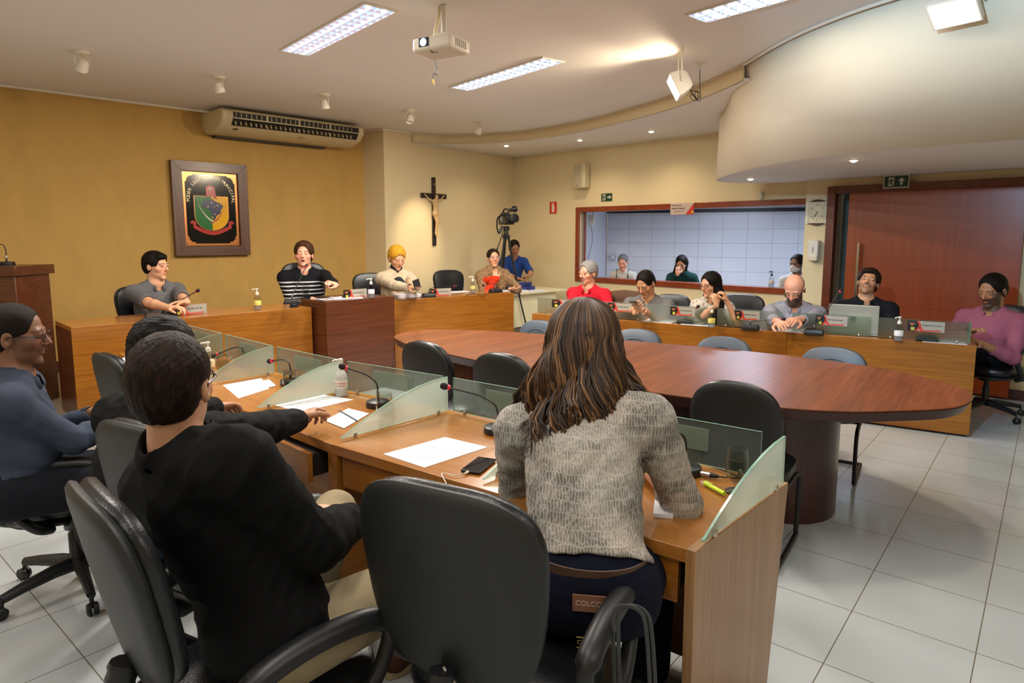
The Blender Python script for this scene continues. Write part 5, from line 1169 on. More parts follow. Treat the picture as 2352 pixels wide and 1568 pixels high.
q = MB(); q.box((0, .03, .075), (.10, .10, .02)); q.box((.01, 0, .055), (.06, .06, .03)); q.build('mount_plate', M_proj, pj, bevel=.003)
q = MB(); q.tube([(0, .03, .08), (0, .03, CT-pc_.z-.004)], .018, 12); q.build('ceiling_pole', M_proj, pj, smooth=True)
q = MB(); P = catmull([(-.10, .06, .04), (-.08, .05, .12), (-.035, .04, .25), (-.02, .035, .40), (-.015, .03, CT-pc_.z-.01)], 10); q.tube(P, [.010+.0012*(i % 3) for i in range(len(P))], 8); q.build('spiral_cable_wrap', mat('cable_wrap', 'D8CCA0', .5), pj, smooth=True)
q = MB(); q.tube(catmull([(-.13, .11, -.02), (-.14, .13, -.05), (-.13, .13, -.10), (-.12, .13, -.135), (-.145, .13, -.12), (-.16, .13, -.13), (-.162, .13, -.16)], 6), .0025, 6); q.tube(catmull([(-.11, .11, -.03), (-.12, .12, -.10), (-.115, .12, -.13)], 5), .0025, 6); q.box((-.16, .12, .0), (.03, .04, .03)); q.build('dangling_cable', M_blk, pj, smooth=True)
q = MB(); q.tube([(-.162, .13, -.158), (-.155, .13, -.185)], .006, 8); q.tube([(-.155, .13, -.185), (-.150, .13, -.198)], .0025, 6); q.build('yellow_plug', mat('yellow_plug', 'D0A818', .4), pj, smooth=True)
# wall helpers: frame of a wall plane
def wallthing(name, label, cat, px, py, A, n, off=.0, group=None):
    p = pl(px, py, A, n); nn = Vector((n[0], n[1], 0)).normalized()
    if nn.dot(Vector((-p.x, -p.y, 0))) < 0: nn = -nn       # pointing into the room
    root = thing(name, label, cat, tuple(p+nn*off), math.atan2(nn.y, nn.x)+PI/2, group)
    return root      # local x = to the right seen from the room, local -y = out of the wall
TAN = ((-2.14, 9.48), (-1, 1)); CRO = ((-1.79, 9.2), (-2.07, 1.82)); WIN = ((.03, 11.27), (1, 1)); DOO = ((-.055, 11.185), (1, 1))
# air conditioner
ac = wallthing('air_conditioner', 'cream wall-and-ceiling air conditioner with open louvres on the tan wall', 'air conditioner', 636, 292, *TAN)
ac.location.z = 3.04; M_ac = mat('ac_shell', 'CFC198', .4); w_ = 1.86
prof_ = [(0, 0), (-.56, 0), (-.60, -.03), (-.60, -.10), (-.52, -.18), (-.30, -.245), (-.12, -.25), (0, -.20)]
q = MB(); q.loft([[Vector((s_*w_/2*k, y*k2, z*k2+(-.0 if k2 == 1 else -.006))) for y, z in prof_] for s_, k, k2 in ((-1, 1, .94), (-1, .985, 1), (1, .985, 1), (1, 1, .94))]); b_ = q.build('shell', M_ac, ac, bevel=.012, seg=3)
q = MB(); q.add([(-.80, -.606, -.035), (.84, -.606, -.035), (.84, -.606, -.10), (-.80, -.606, -.10)], [(3, 2, 1, 0)]); q.add([(-.80, -.603, -.10), (.84, -.603, -.10), (.84, -.535, -.178), (-.80, -.535, -.178)], [(3, 2, 1, 0)]); g_ = q.build('outlet', mat('ac_dark', '15140F', .6), ac)
q = MB()
for k in range(26): x = -.77+k*.06; q.box((x, -.606, -.066), (.006, .008, .05)); q.box((x, -.572, -.142), (.010, .02, .07), R=Matrix.Rotation(-.7, 3, 'X'))
q.box((.02, -.609, -.102), (1.64, .008, .010))
for x in (-.40, .0, .42): q.box((x, -.609, -.066), (.014, .006, .066)); q.box((x, -.570, -.142), (.014, .01, .10), R=Matrix.Rotation(-.7, 3, 'X'))
q.build('vanes', M_ac, g_)
q = MB(); q.ball((-.72, -.45, -.203), (.035, .02, .008), 8); q.build('emblem', mat('ac_badge', '3A2620', .4), ac, smooth=True)
q = MB(); q.box((.12, -.42, -.215), (.09, .03, .004), R=Matrix.Rotation(-.29, 3, 'X')); q.build('display', mat('ac_display', 'A89C7C', .3), ac)
q = MB(); q.box((-.1, -.06, -.245), (1.45, .10, .05)); q.build('wall_bracket', mat('ac_bracket', '3A3028', .6), ac)
# crest plaque
pq = wallthing('crest_plaque', 'walnut framed plaque with green and yellow shield on the tan wall', 'plaque', 483, 481, *TAN, off=.0)
W_pl = wood('plaque_walnut', '4E3020', '6A4630', rough=.4, fine=50); W_plv = wood('plaque_walnut_upright', '4E3020', '6A4630', rot=(0, PI/2, 0), rough=.4, fine=50)
w2, h2, bw = .44, .555, .115
pq.rotation_euler[0] = 0
for nm, pts, m_ in [('frame_top', [(-w2, h2), (w2, h2), (w2-bw, h2-bw), (-w2+bw, h2-bw)], W_pl), ('frame_bottom', [(-w2, -h2), (w2, -h2), (w2-bw, -h2+bw), (-w2+bw, -h2+bw)], W_pl), ('frame_side', [(-w2, -h2), (-w2, h2), (-w2+bw, h2-bw), (-w2+bw, -h2+bw)], W_plv), ('frame_side', [(w2, -h2), (w2, h2), (w2-bw, h2-bw), (w2-bw, -h2+bw)], W_plv)]:
    q = MB(); q.loft([[Vector((x, 0, z)) for x, z in pts], [Vector((x, -.075, z)) for x, z in pts]]); q.build(nm, m_, pq, bevel=.002)
M_cop = mat('copper_plate', 'C08050', .28, .9); q = MB(); q.box((0, -.035, 0), (2*(w2-bw)-.01, .01, 2*(h2-bw)-.01)); cp = q.build('copper_plate', M_cop, pq)
def flat(name, pts, m, parent, y, th=.003, s=1, c=(0, 0)):
    q = MB(); P = [(c[0]+x*s, c[1]+z*s) for x, z in pts]; n = len(P)
    ar = sum(P[i][0]*P[(i+1) % n][1]-P[(i+1) % n][0]*P[i][1] for i in range(n))
    if ar < 0: P = P[::-1]
    q.add([(x, y, z) for x, z in P]+[(x, y-th, z) for x, z in P], [tuple(range(n))[::-1], tuple(range(n, 2*n))]+[(i, (i+1) % n, n+(i+1) % n, n+i) for i in range(n)])
    return q.build(name, m, parent)
iw, ih, r_ = w2-bw-.035, h2-bw-.03, .07; ov = []
for sx_, sz_ in ((1, 1), (-1, 1), (-1, -1), (1, -1)):
    a = [(sx_*iw, sz_*(ih-r_-.02)), (sx_*(iw-.015), sz_*(ih-r_-.02))]+[(sx_*(iw-.015-r_+r_*math.cos(t)), sz_*(ih-.015-r_+r_*math.sin(t))) for t in [PI/2*k/6 for k in range(7)]]+[(sx_*(iw-r_-.02), sz_*(ih-.015)), (sx_*(iw-r_-.02), sz_*ih)]
    ov += a if sx_*sz_ > 0 else a[::-1]
bf = flat('enamel_field', ov, mat('black_enamel', '0C0D0C', .12), cp, -.0405)
sh_ = lambda side: [(0, .155), (side*.195, .155), (side*.195, -.08)]+[(side*.195*math.cos(t), -.08-.17*math.sin(t)) for t in [PI/2*k/8 for k in range(1, 9)]]
flat('shield_gold_edge', [(x*1.03, z*1.02) for x, z in sh_(1)+sh_(-1)[::-1][:-1]], M_cop, cp, -.0436, .002)
flat('shield_green', sh_(-1), mat('enamel_green', '1E6A30', .2), cp, -.0458); flat('shield_yellow', sh_(1), mat('enamel_yellow', 'E0A80C', .2), cp, -.0458)
bz = [(-.05, .10), (-.02, .09), (0, .11), (.02, .085), (.05, .07), (.08, .06), (.125, .03), (.12, .0), (.10, -.02), (.09, -.07), (.06, -.085), (.04, -.10), (.03, -.13), (0, -.155), (-.015, -.14), (.01, -.12), (-.01, -.10), (-.01, -.06), (-.03, -.03), (-.06, -.01), (-.10, .0), (-.13, .01), (-.12, .04), (-.10, .05), (-.10, .09), (-.07, .08)]
flat('map_shape', bz, mat('enamel_blue', '1A2450', .25), cp, -.0490, c=(.01, .02))
for x, z, s_ in [(0, .08, .014), (-.045, .03, .014), (.03, .03, .010), (.07, .05, .014), (.03, -.06, .012)]:
    flat('star', [(math.cos(PI/2+k*PI/5)*(1 if k % 2 == 0 else .42), math.sin(PI/2+k*PI/5)*(1 if k % 2 == 0 else .42)) for k in range(10)], mat('star_copper', 'D89878', .3), cp, -.0522, .001, s_, (x, z))
def band(mb_pts, wd): return [(x, z+wd*math.sin(PI*i/(len(mb_pts)-1))) for i, (x, z) in enumerate(mb_pts)]+[(x, z-wd*math.sin(PI*i/(len(mb_pts)-1))) for i, (x, z) in enumerate(mb_pts)][::-1]
c1 = [(-.17+.24*(k/10), .10-.26*math.sin(PI/2*(k/10)**.8)) for k in range(11)]; flat('white_branch', [p for i, p in enumerate(band(c1, .010)) if i not in (10, 11)], mat('enamel_white', 'D8D0B8', .3), cp, -.0492)
c2 = [(.17-.22*(k/10), .07-.24*math.sin(PI/2*(k/10)**.8)) for k in range(11)]; flat('red_branch', [p for i, p in enumerate(band(c2, .009)) if i not in (10, 11)], mat('enamel_red', 'A82420', .25), cp, -.0495)
flat('red_cap', [(-.06, .15), (-.06, .21), (-.065, .235), (-.05, .27), (-.02, .285), (.02, .28), (.045, .255), (.05, .20), (.06, .16), (.065, .12), (.03, .135), (.02, .155)], MATS['enamel_red'], cp, -.0500)
flat('cap_rosette', [(math.cos(k*.63), math.sin(k*.63)) for k in range(10)], MATS['enamel_white'], cp, -.0530, .001, .013, (-.012, .245))
rib = [(-.225+.45*k/14, -.255-.085*math.sin(PI*k/14)+.055) for k in range(15)]; q_ = [(x, z+.024) for x, z in rib]+[(x, z-.024) for x, z in rib][::-1]
flat('ribbon', q_, MATS['enamel_red'], cp, -.0500)
for s_ in (1, -1): flat('ribbon_end', [(s_*.19, -.20), (s_*.19, -.155), (s_*.22, -.135), (s_*.255, -.15), (s_*.25, -.18), (s_*.225, -.175), (s_*.225, -.20)], MATS['enamel_red'], cp, -.0488)
M_let = mat('gold_letters', 'D8C8A0', .35, .3)
for i, ch in enumerate('PODER LEGISLATIVO MUNICIPAL'):
    if ch == ' ': continue
    a = math.radians(184-188*i/26); rr_x, rr_z = .262, .275; R_ = Matrix.Rotation(-(a-PI/2), 3, 'Y') @ Matrix.Rotation(PI/2, 3, 'X')
    text('lettering', ch, .052, M_let, cp, Vector((rr_x*math.cos(a), -.0440, .115+rr_z*math.sin(a)*.98)), R_)
for sx_ in (1, -1):
    for sz_ in (1, -1): q = MB(); q.lathe([(.010, 0), (.008, .004)], (sx_*(w2-bw-.025), -.041, sz_*(h2-bw-.028)), 10, R=frame((1, 0, 0), (0, -1, 0))); q.build('stud', M_chrome, cp, smooth=True)
# crucifix
cx_ = wallthing('crucifix', 'dark wooden crucifix with a pale carved figure on the cream wall', 'crucifix', 995, 486, *CRO)
W_cr = mat('dark_cross_wood', '1E1210', .35)
q = MB(); q.box((0, -.016, 0), (.062, .03, 1.02)); q.build('upright', W_cr, cx_, bevel=.003)
q = MB(); q.box((0, -.018, .235), (.50, .031, .070)); q.build('crossbeam', W_cr, cx_, bevel=.003)
q = MB(); q.box((.0, -.033, .405), (.045, .004, .022)); q.build('plate', mat('brass_plate', '8A6A38', .4), cx_)
fg = Field((-.26, -.10, -.46), (.26, 0, .30), .0045); Y_ = -.055
for a, b, ra, rb in [((.02, Y_, .20), (.02, Y_, .23), .022, .022), ((.0, Y_+.01, .15), (.01, Y_+.01, .06), .046, .038), ((.01, Y_+.01, .06), (.0, Y_+.012, -.03), .036, .044), ((-.005, Y_+.01, -.03), (.02, Y_-.005, -.16), .034, .024), ((.02, Y_-.005, -.16), (.0, Y_+.01, -.33), .022, .014), ((.02, Y_+.01, -.03), (.045, Y_, -.16), .032, .022), ((.045, Y_, -.16), (.02, Y_+.01, -.33), .020, .013), ((.01, Y_, -.33), (.01, Y_-.005, -.37), .016, .013)]: fg.cap(a, b, ra, rb, .012)
for s_ in (1, -1): fg.cap((s_*.045, Y_+.01, .155), (s_*.11, Y_+.012, .175), .018, .014, .012); fg.cap((s_*.11, Y_+.012, .175), (s_*.18, Y_+.018, .235), .013, .009, .01); fg.ell((s_*.19, Y_+.02, .245), (.012, .007, .014), None, .006)
fg.ell((.022, Y_-.005, .215), (.022, .026, .032), None, .01); fg.ell((0, Y_+.008, -.035), (.052, .034, .045), None, .012)
v, qd = fg.mesh(); npmesh('figure', v, qd, mat('carved_ivory', 'C8A878', .5), cx_)
# speaker, signs
sp = wallthing('wall_speaker', 'cream box loudspeaker mounted high on the window wall', 'loudspeaker', 1345, 405, *WIN); M_spk = mat('speaker_cream', 'CFC4A0', .5)
q = MB(); q.box((0, -.09, 0), (.21, .14, .37)); b_ = q.build('cabinet', M_spk, sp, bevel=.02, seg=4)
q = MB(); n = 16; q.add([(-.10, -.163, -.17), *[(.045+.012*math.sin(k/n*2*PI*1.2), -.163, -.17+.34*k/n) for k in range(n+1)], (-.10, -.163, .17)], [tuple(range(n+3))]); q.build('grille', mat('speaker_grille', 'B8AC8E', .7), sp)
q = MB(); q.box((0, -.01, 0), (.06, .03, .2)); q.build('bracket', M_spk, sp)
q = MB(); q.box((-.03, -.1655, -.145), (.03, .003, .012)); q.build('badge', mat('badge_grey', '6A6458', .4), sp)
def exit_sign(px, py, pln, label, arrow, w=.20, h=.115, frame_=False, off=.0):
    r = wallthing('exit_sign', label, 'sign', px, py, *pln, off=off); gm = mat('sign_green', '0E3A28', .4); wm = mat('sign_white', 'C8C4B4', .4)
    q = MB(); q.box((0, -.006, 0), (w, .008, h)); b_ = q.build('panel', gm, r, bevel=.002)
    if frame_:
        q = MB(); q.box((0, -.003, 0), (w+.02, .006, h+.02)); q.build('frame', wm, r, bevel=.002)
    k = h/.115
    flat('doorway', [(-.078, -.045), (-.018, -.045), (-.018, .045), (-.07, .045), (-.07, -.02)], wm, b_, -.0105, .001, k)
    run = [(-.058, .02), (-.045, .028), (-.036, .022), (-.026, .008), (-.016, .006), (-.016, .0), (-.030, .0), (-.036, .008), (-.040, -.008), (-.028, -.022), (-.024, -.044), (-.034, -.044), (-.038, -.026), (-.052, -.014), (-.056, -.028), (-.084, -.034), (-.084, -.026), (-.062, -.020), (-.052, .008), (-.058, .006), (-.070, -.004), (-.072, .002)]
    flat('running_figure', run, gm, b_, -.0120, .001, k); flat('running_head', [(math.cos(a_*.8), math.sin(a_*.8)) for a_ in range(8)], gm, b_, -.0120, .001, .007*k, (-.036*k, .036*k))
    ar = [(.015, -.011), (.055, -.011), (.055, -.034), (.088, 0), (.055, .034), (.055, .011), (.015, .011)]
    if arrow == 'up': ar = [(.051-z, x-.051) for x, z in ar]
    flat('arrow', ar, wm, b_, -.0105, .001, k)
exit_sign(1394, 453, WIN, 'small green running-man exit sign with right arrow beside the window', 'right')
exit_sign(2065, 418, DOO, 'green running-man exit sign with up arrow above the sliding door', 'up', .225, .115, True, off=.10)
es = wallthing('fire_extinguisher_sign', 'red square sign with white fire extinguisher symbol on the cream wall', 'sign', 1271, 477, *WIN)
q = MB(); q.box((0, -.004, 0), (.15, .006, .19)); b_ = q.build('panel', mat('sign_red', 'C82820', .4), es)
flat('extinguisher_symbol', [(-.028, -.07), (.03, -.07), (.03, .035), (.015, .05), (.012, .065), (.03, .075), (.0, .078), (-.03, .06), (-.035, .04), (-.028, .045), (-.012, .055), (-.028, .035)], mat('sign_pink_white', 'E0C8B8', .4), b_, -.0075, .001)
# clock
ck = wallthing('wall_clock', 'square cream wall clock with brown curved caps beside the door', 'clock', 1879, 488, *DOO); M_ckb = mat('clock_brown', '4A1814', .35); M_ckc = mat('clock_cream', 'D8CCA8', .4); M_ink = mat('clock_ink', '2A241C', .5)
q = MB(); q.box((0, -.018, 0), (.20, .03, .25)); q.build('case', M_ckc, ck, bevel=.006)
for s_ in (1, -1):
    flat('cap', [(-.085, s_*.118)]+[(-.085+.17*k/10, s_*(.128+.022*math.sin(PI*k/10))) for k in range(11)]+[(.085, s_*.118)], M_ckb, ck, -.006, .026)
    q = MB(); q.box((s_*.108, -.022, 0), (.03, .035, .265)); q.build('side_rail', mat('clock_rail', 'E0D8C0', .3), ck, bevel=.004)
fcx = flat('dial', [(-.085, -.11), (.085, -.11), (.085, .11), (-.085, .11)], M_ckc, ck, -.034, .002)
Rt = Matrix.Rotation(PI/2, 3, 'X')
for s_, x, z in [('12', 0, .085), ('2', .062, .045), ('4', .062, -.045), ('6', 0, -.085), ('8', -.062, -.045), ('10', -.06, .045)]: text('numeral', s_, .034, M_ink, fcx, Vector((x, -.0365, z)), Rt)
for a_ in (1, 3, 5, 7, 9, 11):
    t = PI/2-a_*PI/6; q = MB(); q.tube([(.075*math.cos(t), -.0365, .09*math.sin(t)), (.062*math.cos(t), -.0365, .075*math.sin(t))], .0018, 4); q.build('tick', M_ink, fcx)
for nm, a_, ln_, wd in [('minute_hand', 215, .085, .003), ('hour_hand', 202, .06, .0045), ('second_hand', 318, .075, .0012)]:
    t = math.radians(90-a_); q = MB(); q.tube([(-.2*ln_*math.cos(t), -.039, -.2*ln_*math.sin(t)), (ln_*math.cos(t), -.039, ln_*math.sin(t))], wd, 4, flat=.4); q.build(nm, M_ink, ck)
sd = wallthing('soap_dispenser', 'white plastic soap dispenser under the wall clock', 'dispenser', 1874, 575, *DOO); M_wp = mat('white_plastic', 'D8D4C8', .35)
q = MB(); q.box((0, -.05, .0), (.115, .095, .24)); q.build('body', M_wp, sd, bevel=.016, seg=3)
q = MB(); q.box((0, -.055, -.085), (.10, .10, .07)); q.build('push_lever', mat('white_plastic_warm', 'DCD2BC', .3), sd, bevel=.012, seg=3)
q = MB(); q.box((0, -.0985, .01), (.008, .003, .06)); q.build('level_window', mat('grey_slot', '6A645A', .4), sd)
ms_ = wallthing('motion_sensor', 'small white motion sensor above the window frame', 'sensor', 1750, 448, *WIN)
q = MB(); q.ball((0, -.03, 0), (.028, .026, .055), 8); q.build('housing', M_wp, ms_, smooth=True); q = MB(); q.box((0, -.008, 0), (.03, .02, .06)); q.build('mount', M_wp, ms_)
# sign hung on the window frame
bn = wallthing('window_sign', 'pale sign with red diagonal corner fixed on the window frame', 'sign', 1570, 480, *WIN, off=.036)
q = MB(); q.box((0, -.002, 0), (.36, .004, .155)); b_ = q.build('board', mat('sign_pale', 'B8A498', .4), bn)
flat('red_corner', [(.18, .0775), (.18, -.0775), (.055, -.0775)], mat('sign_red2', 'C03028', .4), b_, -.0042, .001)
flat('small_crest', [(.145, -.06), (.172, -.06), (.172, -.03), (.158, -.022), (.145, -.03)], MATS['crest_yellow'], b_, -.0056, .001)
for x0, x1, z, h in [(-.16, -.12, .05, .011), (-.115, -.07, .05, .011), (-.06, -.01, .05, .011), (-.16, -.135, .008, .014), (-.13, -.09, .008, .014), (-.082, -.06, .008, .014), (-.05, .01, .008, .014), (.018, .045, .008, .014), (-.12, -.02, -.03, .006), (-.01, .03, -.03, .006)]: flat('lettering', [(x0, z-h/2), (x1, z-h/2), (x1, z+h/2), (x0, z+h/2)], mat('sign_ink', '4A3A34', .5), b_, -.0042, .0006)
eb = thing('junction_box', 'small white electrical box with dangling wires on the booth wall', 'box', tuple(dp(1358, 505, 10.70)), math.radians(-25))
q = MB(); q.box((0, 0, 0), (.12, .05, .17)); q.build('cover', M_wp, eb, bevel=.004)
q = MB(); q.tube(catmull([(.0, -.02, -.08), (.03, -.02, -.25), (.02, -.02, -.4), (-.02, -.02, -.55), (-.05, -.02, -.7)], 5), .004, 5); q.tube([(.03, 0, .08), (.03, 0, .3)], .005, 5); q.build('wires', M_blk, eb)
q = thing('light_switch', 'grey light switch plate on the white booth tiles', 'switch', tuple(dp(1408, 590, 11.75)), math.atan2(Pb.y-Pa.y, Pb.x-Pa.x)); m = MB(); m.box((0, 0, 0), (.08, .02, .12)); m.build('plate', mat('switch_grey', 'A8A8AC', .4), q, bevel=.003); m = MB(); m.box((0, -.012, 0), (.03, .006, .05)); m.build('rocker', M_wp, q)
# ---------------------------------------------------------------- camera on tripod
tp = dp(1163, 560, 9.05); tr_ = thing('tripod', 'black camera tripod with pan handle in the far corner', 'tripod', (tp.x, tp.y, 0))
zt = 1.60
for k, d in enumerate([(.30, -.05), (-.22, -.25), (-.12, .3)]):
    q = MB(); d = Vector((d[0], d[1], 0)); q.tube([Vector((0, 0, zt-.03))+d*.1, Vector((0, 0, .75))+d*.62], .016, 8); q.tube([Vector((0, 0, .76))+d*.60, Vector((0, 0, .01))+d*1.2], .011, 8); q.build('leg', M_blk, tr_, smooth=True)
q = MB(); q.lathe([(.05, zt-.05), (.055, zt), (.03, zt+.03), (.03, zt+.07), (.045, zt+.08), (.045, zt+.12), (.03, zt+.13)], n=14); q.build('fluid_head', M_blk, tr_, smooth=True)
q = MB(); q.tube([(-.03, -.04, zt+.09), (-.13, -.14, zt-.20)], .007, 8); q.tube([(-.125, -.135, zt-.18), (-.15, -.16, zt-.27)], .014, 8); q.build('pan_handle', M_blk, tr_, smooth=True)
vc = thing('video_camera', 'black video camera with eyepiece and open screen on the tripod', 'camera', (tp.x, tp.y, zt+.135), math.radians(25))
q = MB(); q.box((0, 0, .08), (.12, .30, .13)); q.box((-.01, .02, .16), (.07, .20, .05)); q.build('body', M_blk, vc, bevel=.02, seg=3)
q = MB(); q.lathe([(.05, 0), (.055, .10), (.062, .11), (.062, .16), (.05, .165)], (0, -.12, .10), 18, R=frame((1, 0, 0), (0, -1, 0))); q.build('lens_hood', M_blk, vc, smooth=True)
q = MB(); q.lathe([(.022, 0), (.026, .06), (.045, .08), (.048, .12), (.03, .13)], (.05, .04, .21), 14, R=frame((0, 1, 0), (.9, -.1, .25))); q.build('eyepiece', M_blk, vc, smooth=True)
q = MB(); q.box((.12, -.04, .10), (.10, .02, .08)); q.build('fold_out_screen', mat('screen_black', '0A0A0C', .2), vc, bevel=.004)
q = MB(); q.tube(catmull([(0, -.08, .16), (0, -.06, .22), (0, .06, .23), (0, .12, .18)], 5), .012, 8); q.build('carry_handle', M_blk, vc, smooth=True)
q = MB(); q.tube(catmull([(-.07, -.02, .15), (-.14, -.02, .10), (-.15, -.02, -.02), (-.12, -.02, -.10), (-.07, -.02, -.0)], 6), .018, 8, flat=.5); q.build('hand_strap', M_blk, vc, smooth=True)
q = MB(); q.box((-.062, .03, .10), (.004, .07, .08)); q.build('side_panel', mat('cam_grey', '8A8A90', .4), vc)
# ---------------------------------------------------------------- things on the desks
def goblet(p, label, water=.0, s=1., first=[None, None]):
    root = thing('water_glass', label, 'glass', tuple(p), 0, 'stemmed water glasses on the desks')
    q = MB(); pr = [(.034, 0), (.034, .003), (.008, .008), (.006, .022), (.012, .030), (.030, .048), (.0385, .075), (.038, .10), (.033, .150), (.0318, .150), (.0368, .10), (.0373, .075), (.029, .050), (.010, .033), (.001, .031)]
    q.lathe([(r*s, z*s) for r, z in pr], n=28); q.build('bowl', G_drink, root, smooth=True)
    if water: q = MB(); q.lathe([(.001, .033*s), (.0095*s, .0345*s), (.0285*s, .051*s), (.0368*s, .076*s), (.0362*s, .075*s+water*.04), (.001, .075*s+water*.04)], n=24); q.build('water', M_water, root, smooth=True)
    return root
for px, py, h, lb, wt in [(1690, 1128, .742, 'half-full stemmed water glass in front of the nearest frosted divider', 1), (884, 975, .742, 'stemmed water glass behind the divider left of the loose white sheet', .6), (668, 912, .742, 'empty stemmed water glass beside the second microphone of the curved row', .5), (512, 868, .742, 'stemmed water glass behind the black-haired heads, next to the clear pump bottle', .8),
    (347, 724, .902, 'stemmed water glass in front of the grey polo man on the dais', .4), (703, 685, .964, 'stemmed water glass in front of the striped sweater speaker', .5), (953, 680, .902, 'stemmed water glass next to the phone of the cream blazer person', .3), (1172, 668, .902, 'stemmed water glass beside the poncho woman', .3)]:
    goblet(gp(px, py, h), lb, wt)
M_clr = clear('clear_plastic', 'EEF0F0', .3); M_liq = mat('gel', 'C8CCD4', .1, Transmission_Weight=.6, Alpha=.55)
def bottle(p, label, band='E8D878', s=1., white=False, black_pump=False, txt=None):
    root = thing('sanitizer_bottle', label, 'bottle', tuple(p), 0, 'pump bottles of hand gel'); m_ = M_clr if not white else mat('frosted_white_bottle', 'D0CEC8', .3, Transmission_Weight=.35)
    q = MB(); q.lathe([(r*s, z*s) for r, z in [(.030, 0), (.033, .005), (.033, .10), (.030, .118), (.016, .138), (.012, .142), (.012, .15)]], n=24); q.build('flask', m_, root, smooth=True)
    if not white: q = MB(); q.lathe([(r*s, z*s) for r, z in [(.001, .003), (.030, .006), (.030, .07), (.001, .07)]], n=20); q.build('gel', M_liq, root, smooth=True)
    q = MB(); q.lathe([(r*s, z*s) for r, z in [(.0336, .045), (.0338, .046), (.0338, .086), (.0336, .087)]], n=24); lb_ = q.build('label_band', mat('band_'+band, band, .45), root, smooth=True)
    pm = M_blk if black_pump else M_wp; q = MB(); q.lathe([(r*s, z*s) for r, z in [(.015, .142), (.015, .163), (.008, .168), (.005, .170), (.005, .190), (.012, .192), (.012, .202), (.004, .204)]], n=14); q.tube([(0, 0, .197*s), (-.034*s, -.006, .195*s), (-.042*s, -.007, .188*s)], .005*s, 8); q.build('pump', pm, root, smooth=True)
    if txt:
        d = Vector((-p.x, -p.y, 0)).normalized(); xx = Vector((-d.y, d.x, 0)); R = Matrix((xx, up_, d)).transposed(); tm = mat('red_print', 'B04038', .5)
        for i, t in enumerate(txt): text('lettering', t, .0105*s, tm, lb_, d*(.0345*s)+Vector((0, 0, (.073-.014*i)*s)), R)
    return root
bottle(gp(785, 908, .742), 'white pump bottle with red lettering on the middle desk of the curved row', 'D8CFC0', 1.0, True, txt=['DEPARTAMENTO', 'LEGISLATIVO'])
for px, py, h, lb, bd, k in [(481, 858, .742, 'clear pump bottle behind the dark-haired heads on the curved desk row', 'D8C8A8', {}), (592, 711, .902, 'clear pump bottle with yellow band on the left dais desk', 'D8C468', {}), (853, 684, .964, 'clear pump bottle on the dark podium beside the name plate', 'D8D4DC', {}), (1086, 672, .902, 'clear pump bottle with yellow band on the right dais desk', 'C8B870', {}),
    (1346, 738, .742, 'pump bottle between glass panels in front of the red polo man', 'D8D0C0', {}), (1634, 752, .742, 'pump bottle with yellow band in front of the long-haired woman', 'D0C060', {}), (2063, 783, .742, 'clear pump bottle right of the silver laptop', 'D8D8D8', {}), (1767, 640, .957, 'clear bottle with black pump standing on the window sill', 'C8C4C0', dict(black_pump=True))]:
    if h == .957: p = pl(px, 652, *WIN)+Vector((.04, .04, 0)); p.z = .956
    else: p = gp(px, py, h)
    bottle(p, lb, bd, 1.0, **k)
M_foam = mat('mic_foam', '1A1012', .9); M_ring = mat('mic_red_ring', 'B01830', .4, Emission_Color=lin('FF2040'), Emission_Strength=.12)
def mic(p, tip, label, bend=.5, base='round', rz=0, h=.16, red=True, name='microphone'):
    """gooseneck: base at p, neck rises to height h then bends over to tip"""
    p = Vector(p); t = Vector(tip)-p; root = thing(name, label, 'microphone', tuple(p), 0, 'gooseneck microphones on the desks')
    q = MB()
    if base == 'round': q.lathe([(.058, 0), (.060, .006), (.058, .026), (.050, .030), (.02, .033)], n=28)
    else: q.M = Matrix.Rotation(rz, 4, 'Z'); q.loft([[Vector((x*k, y*k, z)) for x, y in ((-.08, -.05), (.08, -.05), (.08, .05), (-.08, .05))] for k, z in ((1, 0), (1, .02), (.8, .045))])
    q.build('base', M_blk, root, smooth=(base == 'round'), bevel=0 if base == 'round' else .008)
    q = MB(); z0 = .03; q.lathe([(.007, z0), (.007, z0+.025)], n=12); c1 = q.build('socket', M_blk, root, smooth=True)
    q = MB(); q.lathe([(.0075, z0+.025), (.0085, z0+.03), (.0085, z0+.04), (.006, z0+.05)], n=12); q.build('connector', M_metal, c1, smooth=True)
    P = catmull([Vector((0, 0, z0+.04)), Vector((0, 0, h*.75)), Vector((t.x*.08, t.y*.08, h)), Vector((t.x*.35, t.y*.35, h+(t.z-h)*.3+.012*bend)), Vector((t.x*.7, t.y*.7, h+(t.z-h)*.68+.006*bend)), t], 6)
    q = MB(); q.tube(P, .0042, 8); q.build('gooseneck', M_blk, root, smooth=True)
    d = (P[-1]-P[-3]).normalized(); R = frame(d.orthogonal(), d); q = MB(); q.lathe([(.007, -.010), (.011, -.006), (.015, .004), (.0155, .014), (.011, .024), (.002, .028)], t, 14, R=R); hd_ = q.build('foam_head', M_foam, root, smooth=True)
    q = MB(); q.lathe([(.0095, -.018), (.0115, -.016), (.0115, -.006), (.0095, -.004)], t, 14, R=R); q.build('red_ring', M_ring if red else M_blk, root, smooth=True)
    return root
def near(px, py, Y): return dp(px, py, Y)
m1 = mic(gp(1573, 1085, .742), near(1400, 1010, 2.05), 'nearest gooseneck microphone, round black base right of the printed shirt', 1, h=.15)
mic(gp(1142, 992, .742), near(1025, 888, 2.75), 'gooseneck microphone with its head left of the printed shirt shoulder', 1, h=.13)
mic(gp(868, 932, .742), near(790, 843, 3.15), 'gooseneck microphone behind the white pump bottle', 1, h=.13)
mic(gp(668, 882, .742), near(622, 829, 3.75), 'gooseneck microphone near the third glass panel of the curved row', 1, h=.13)
mic(gp(560, 838, .742), near(495, 815, 4.2), 'farthest gooseneck microphone of the curved desk row', 1, h=.12)
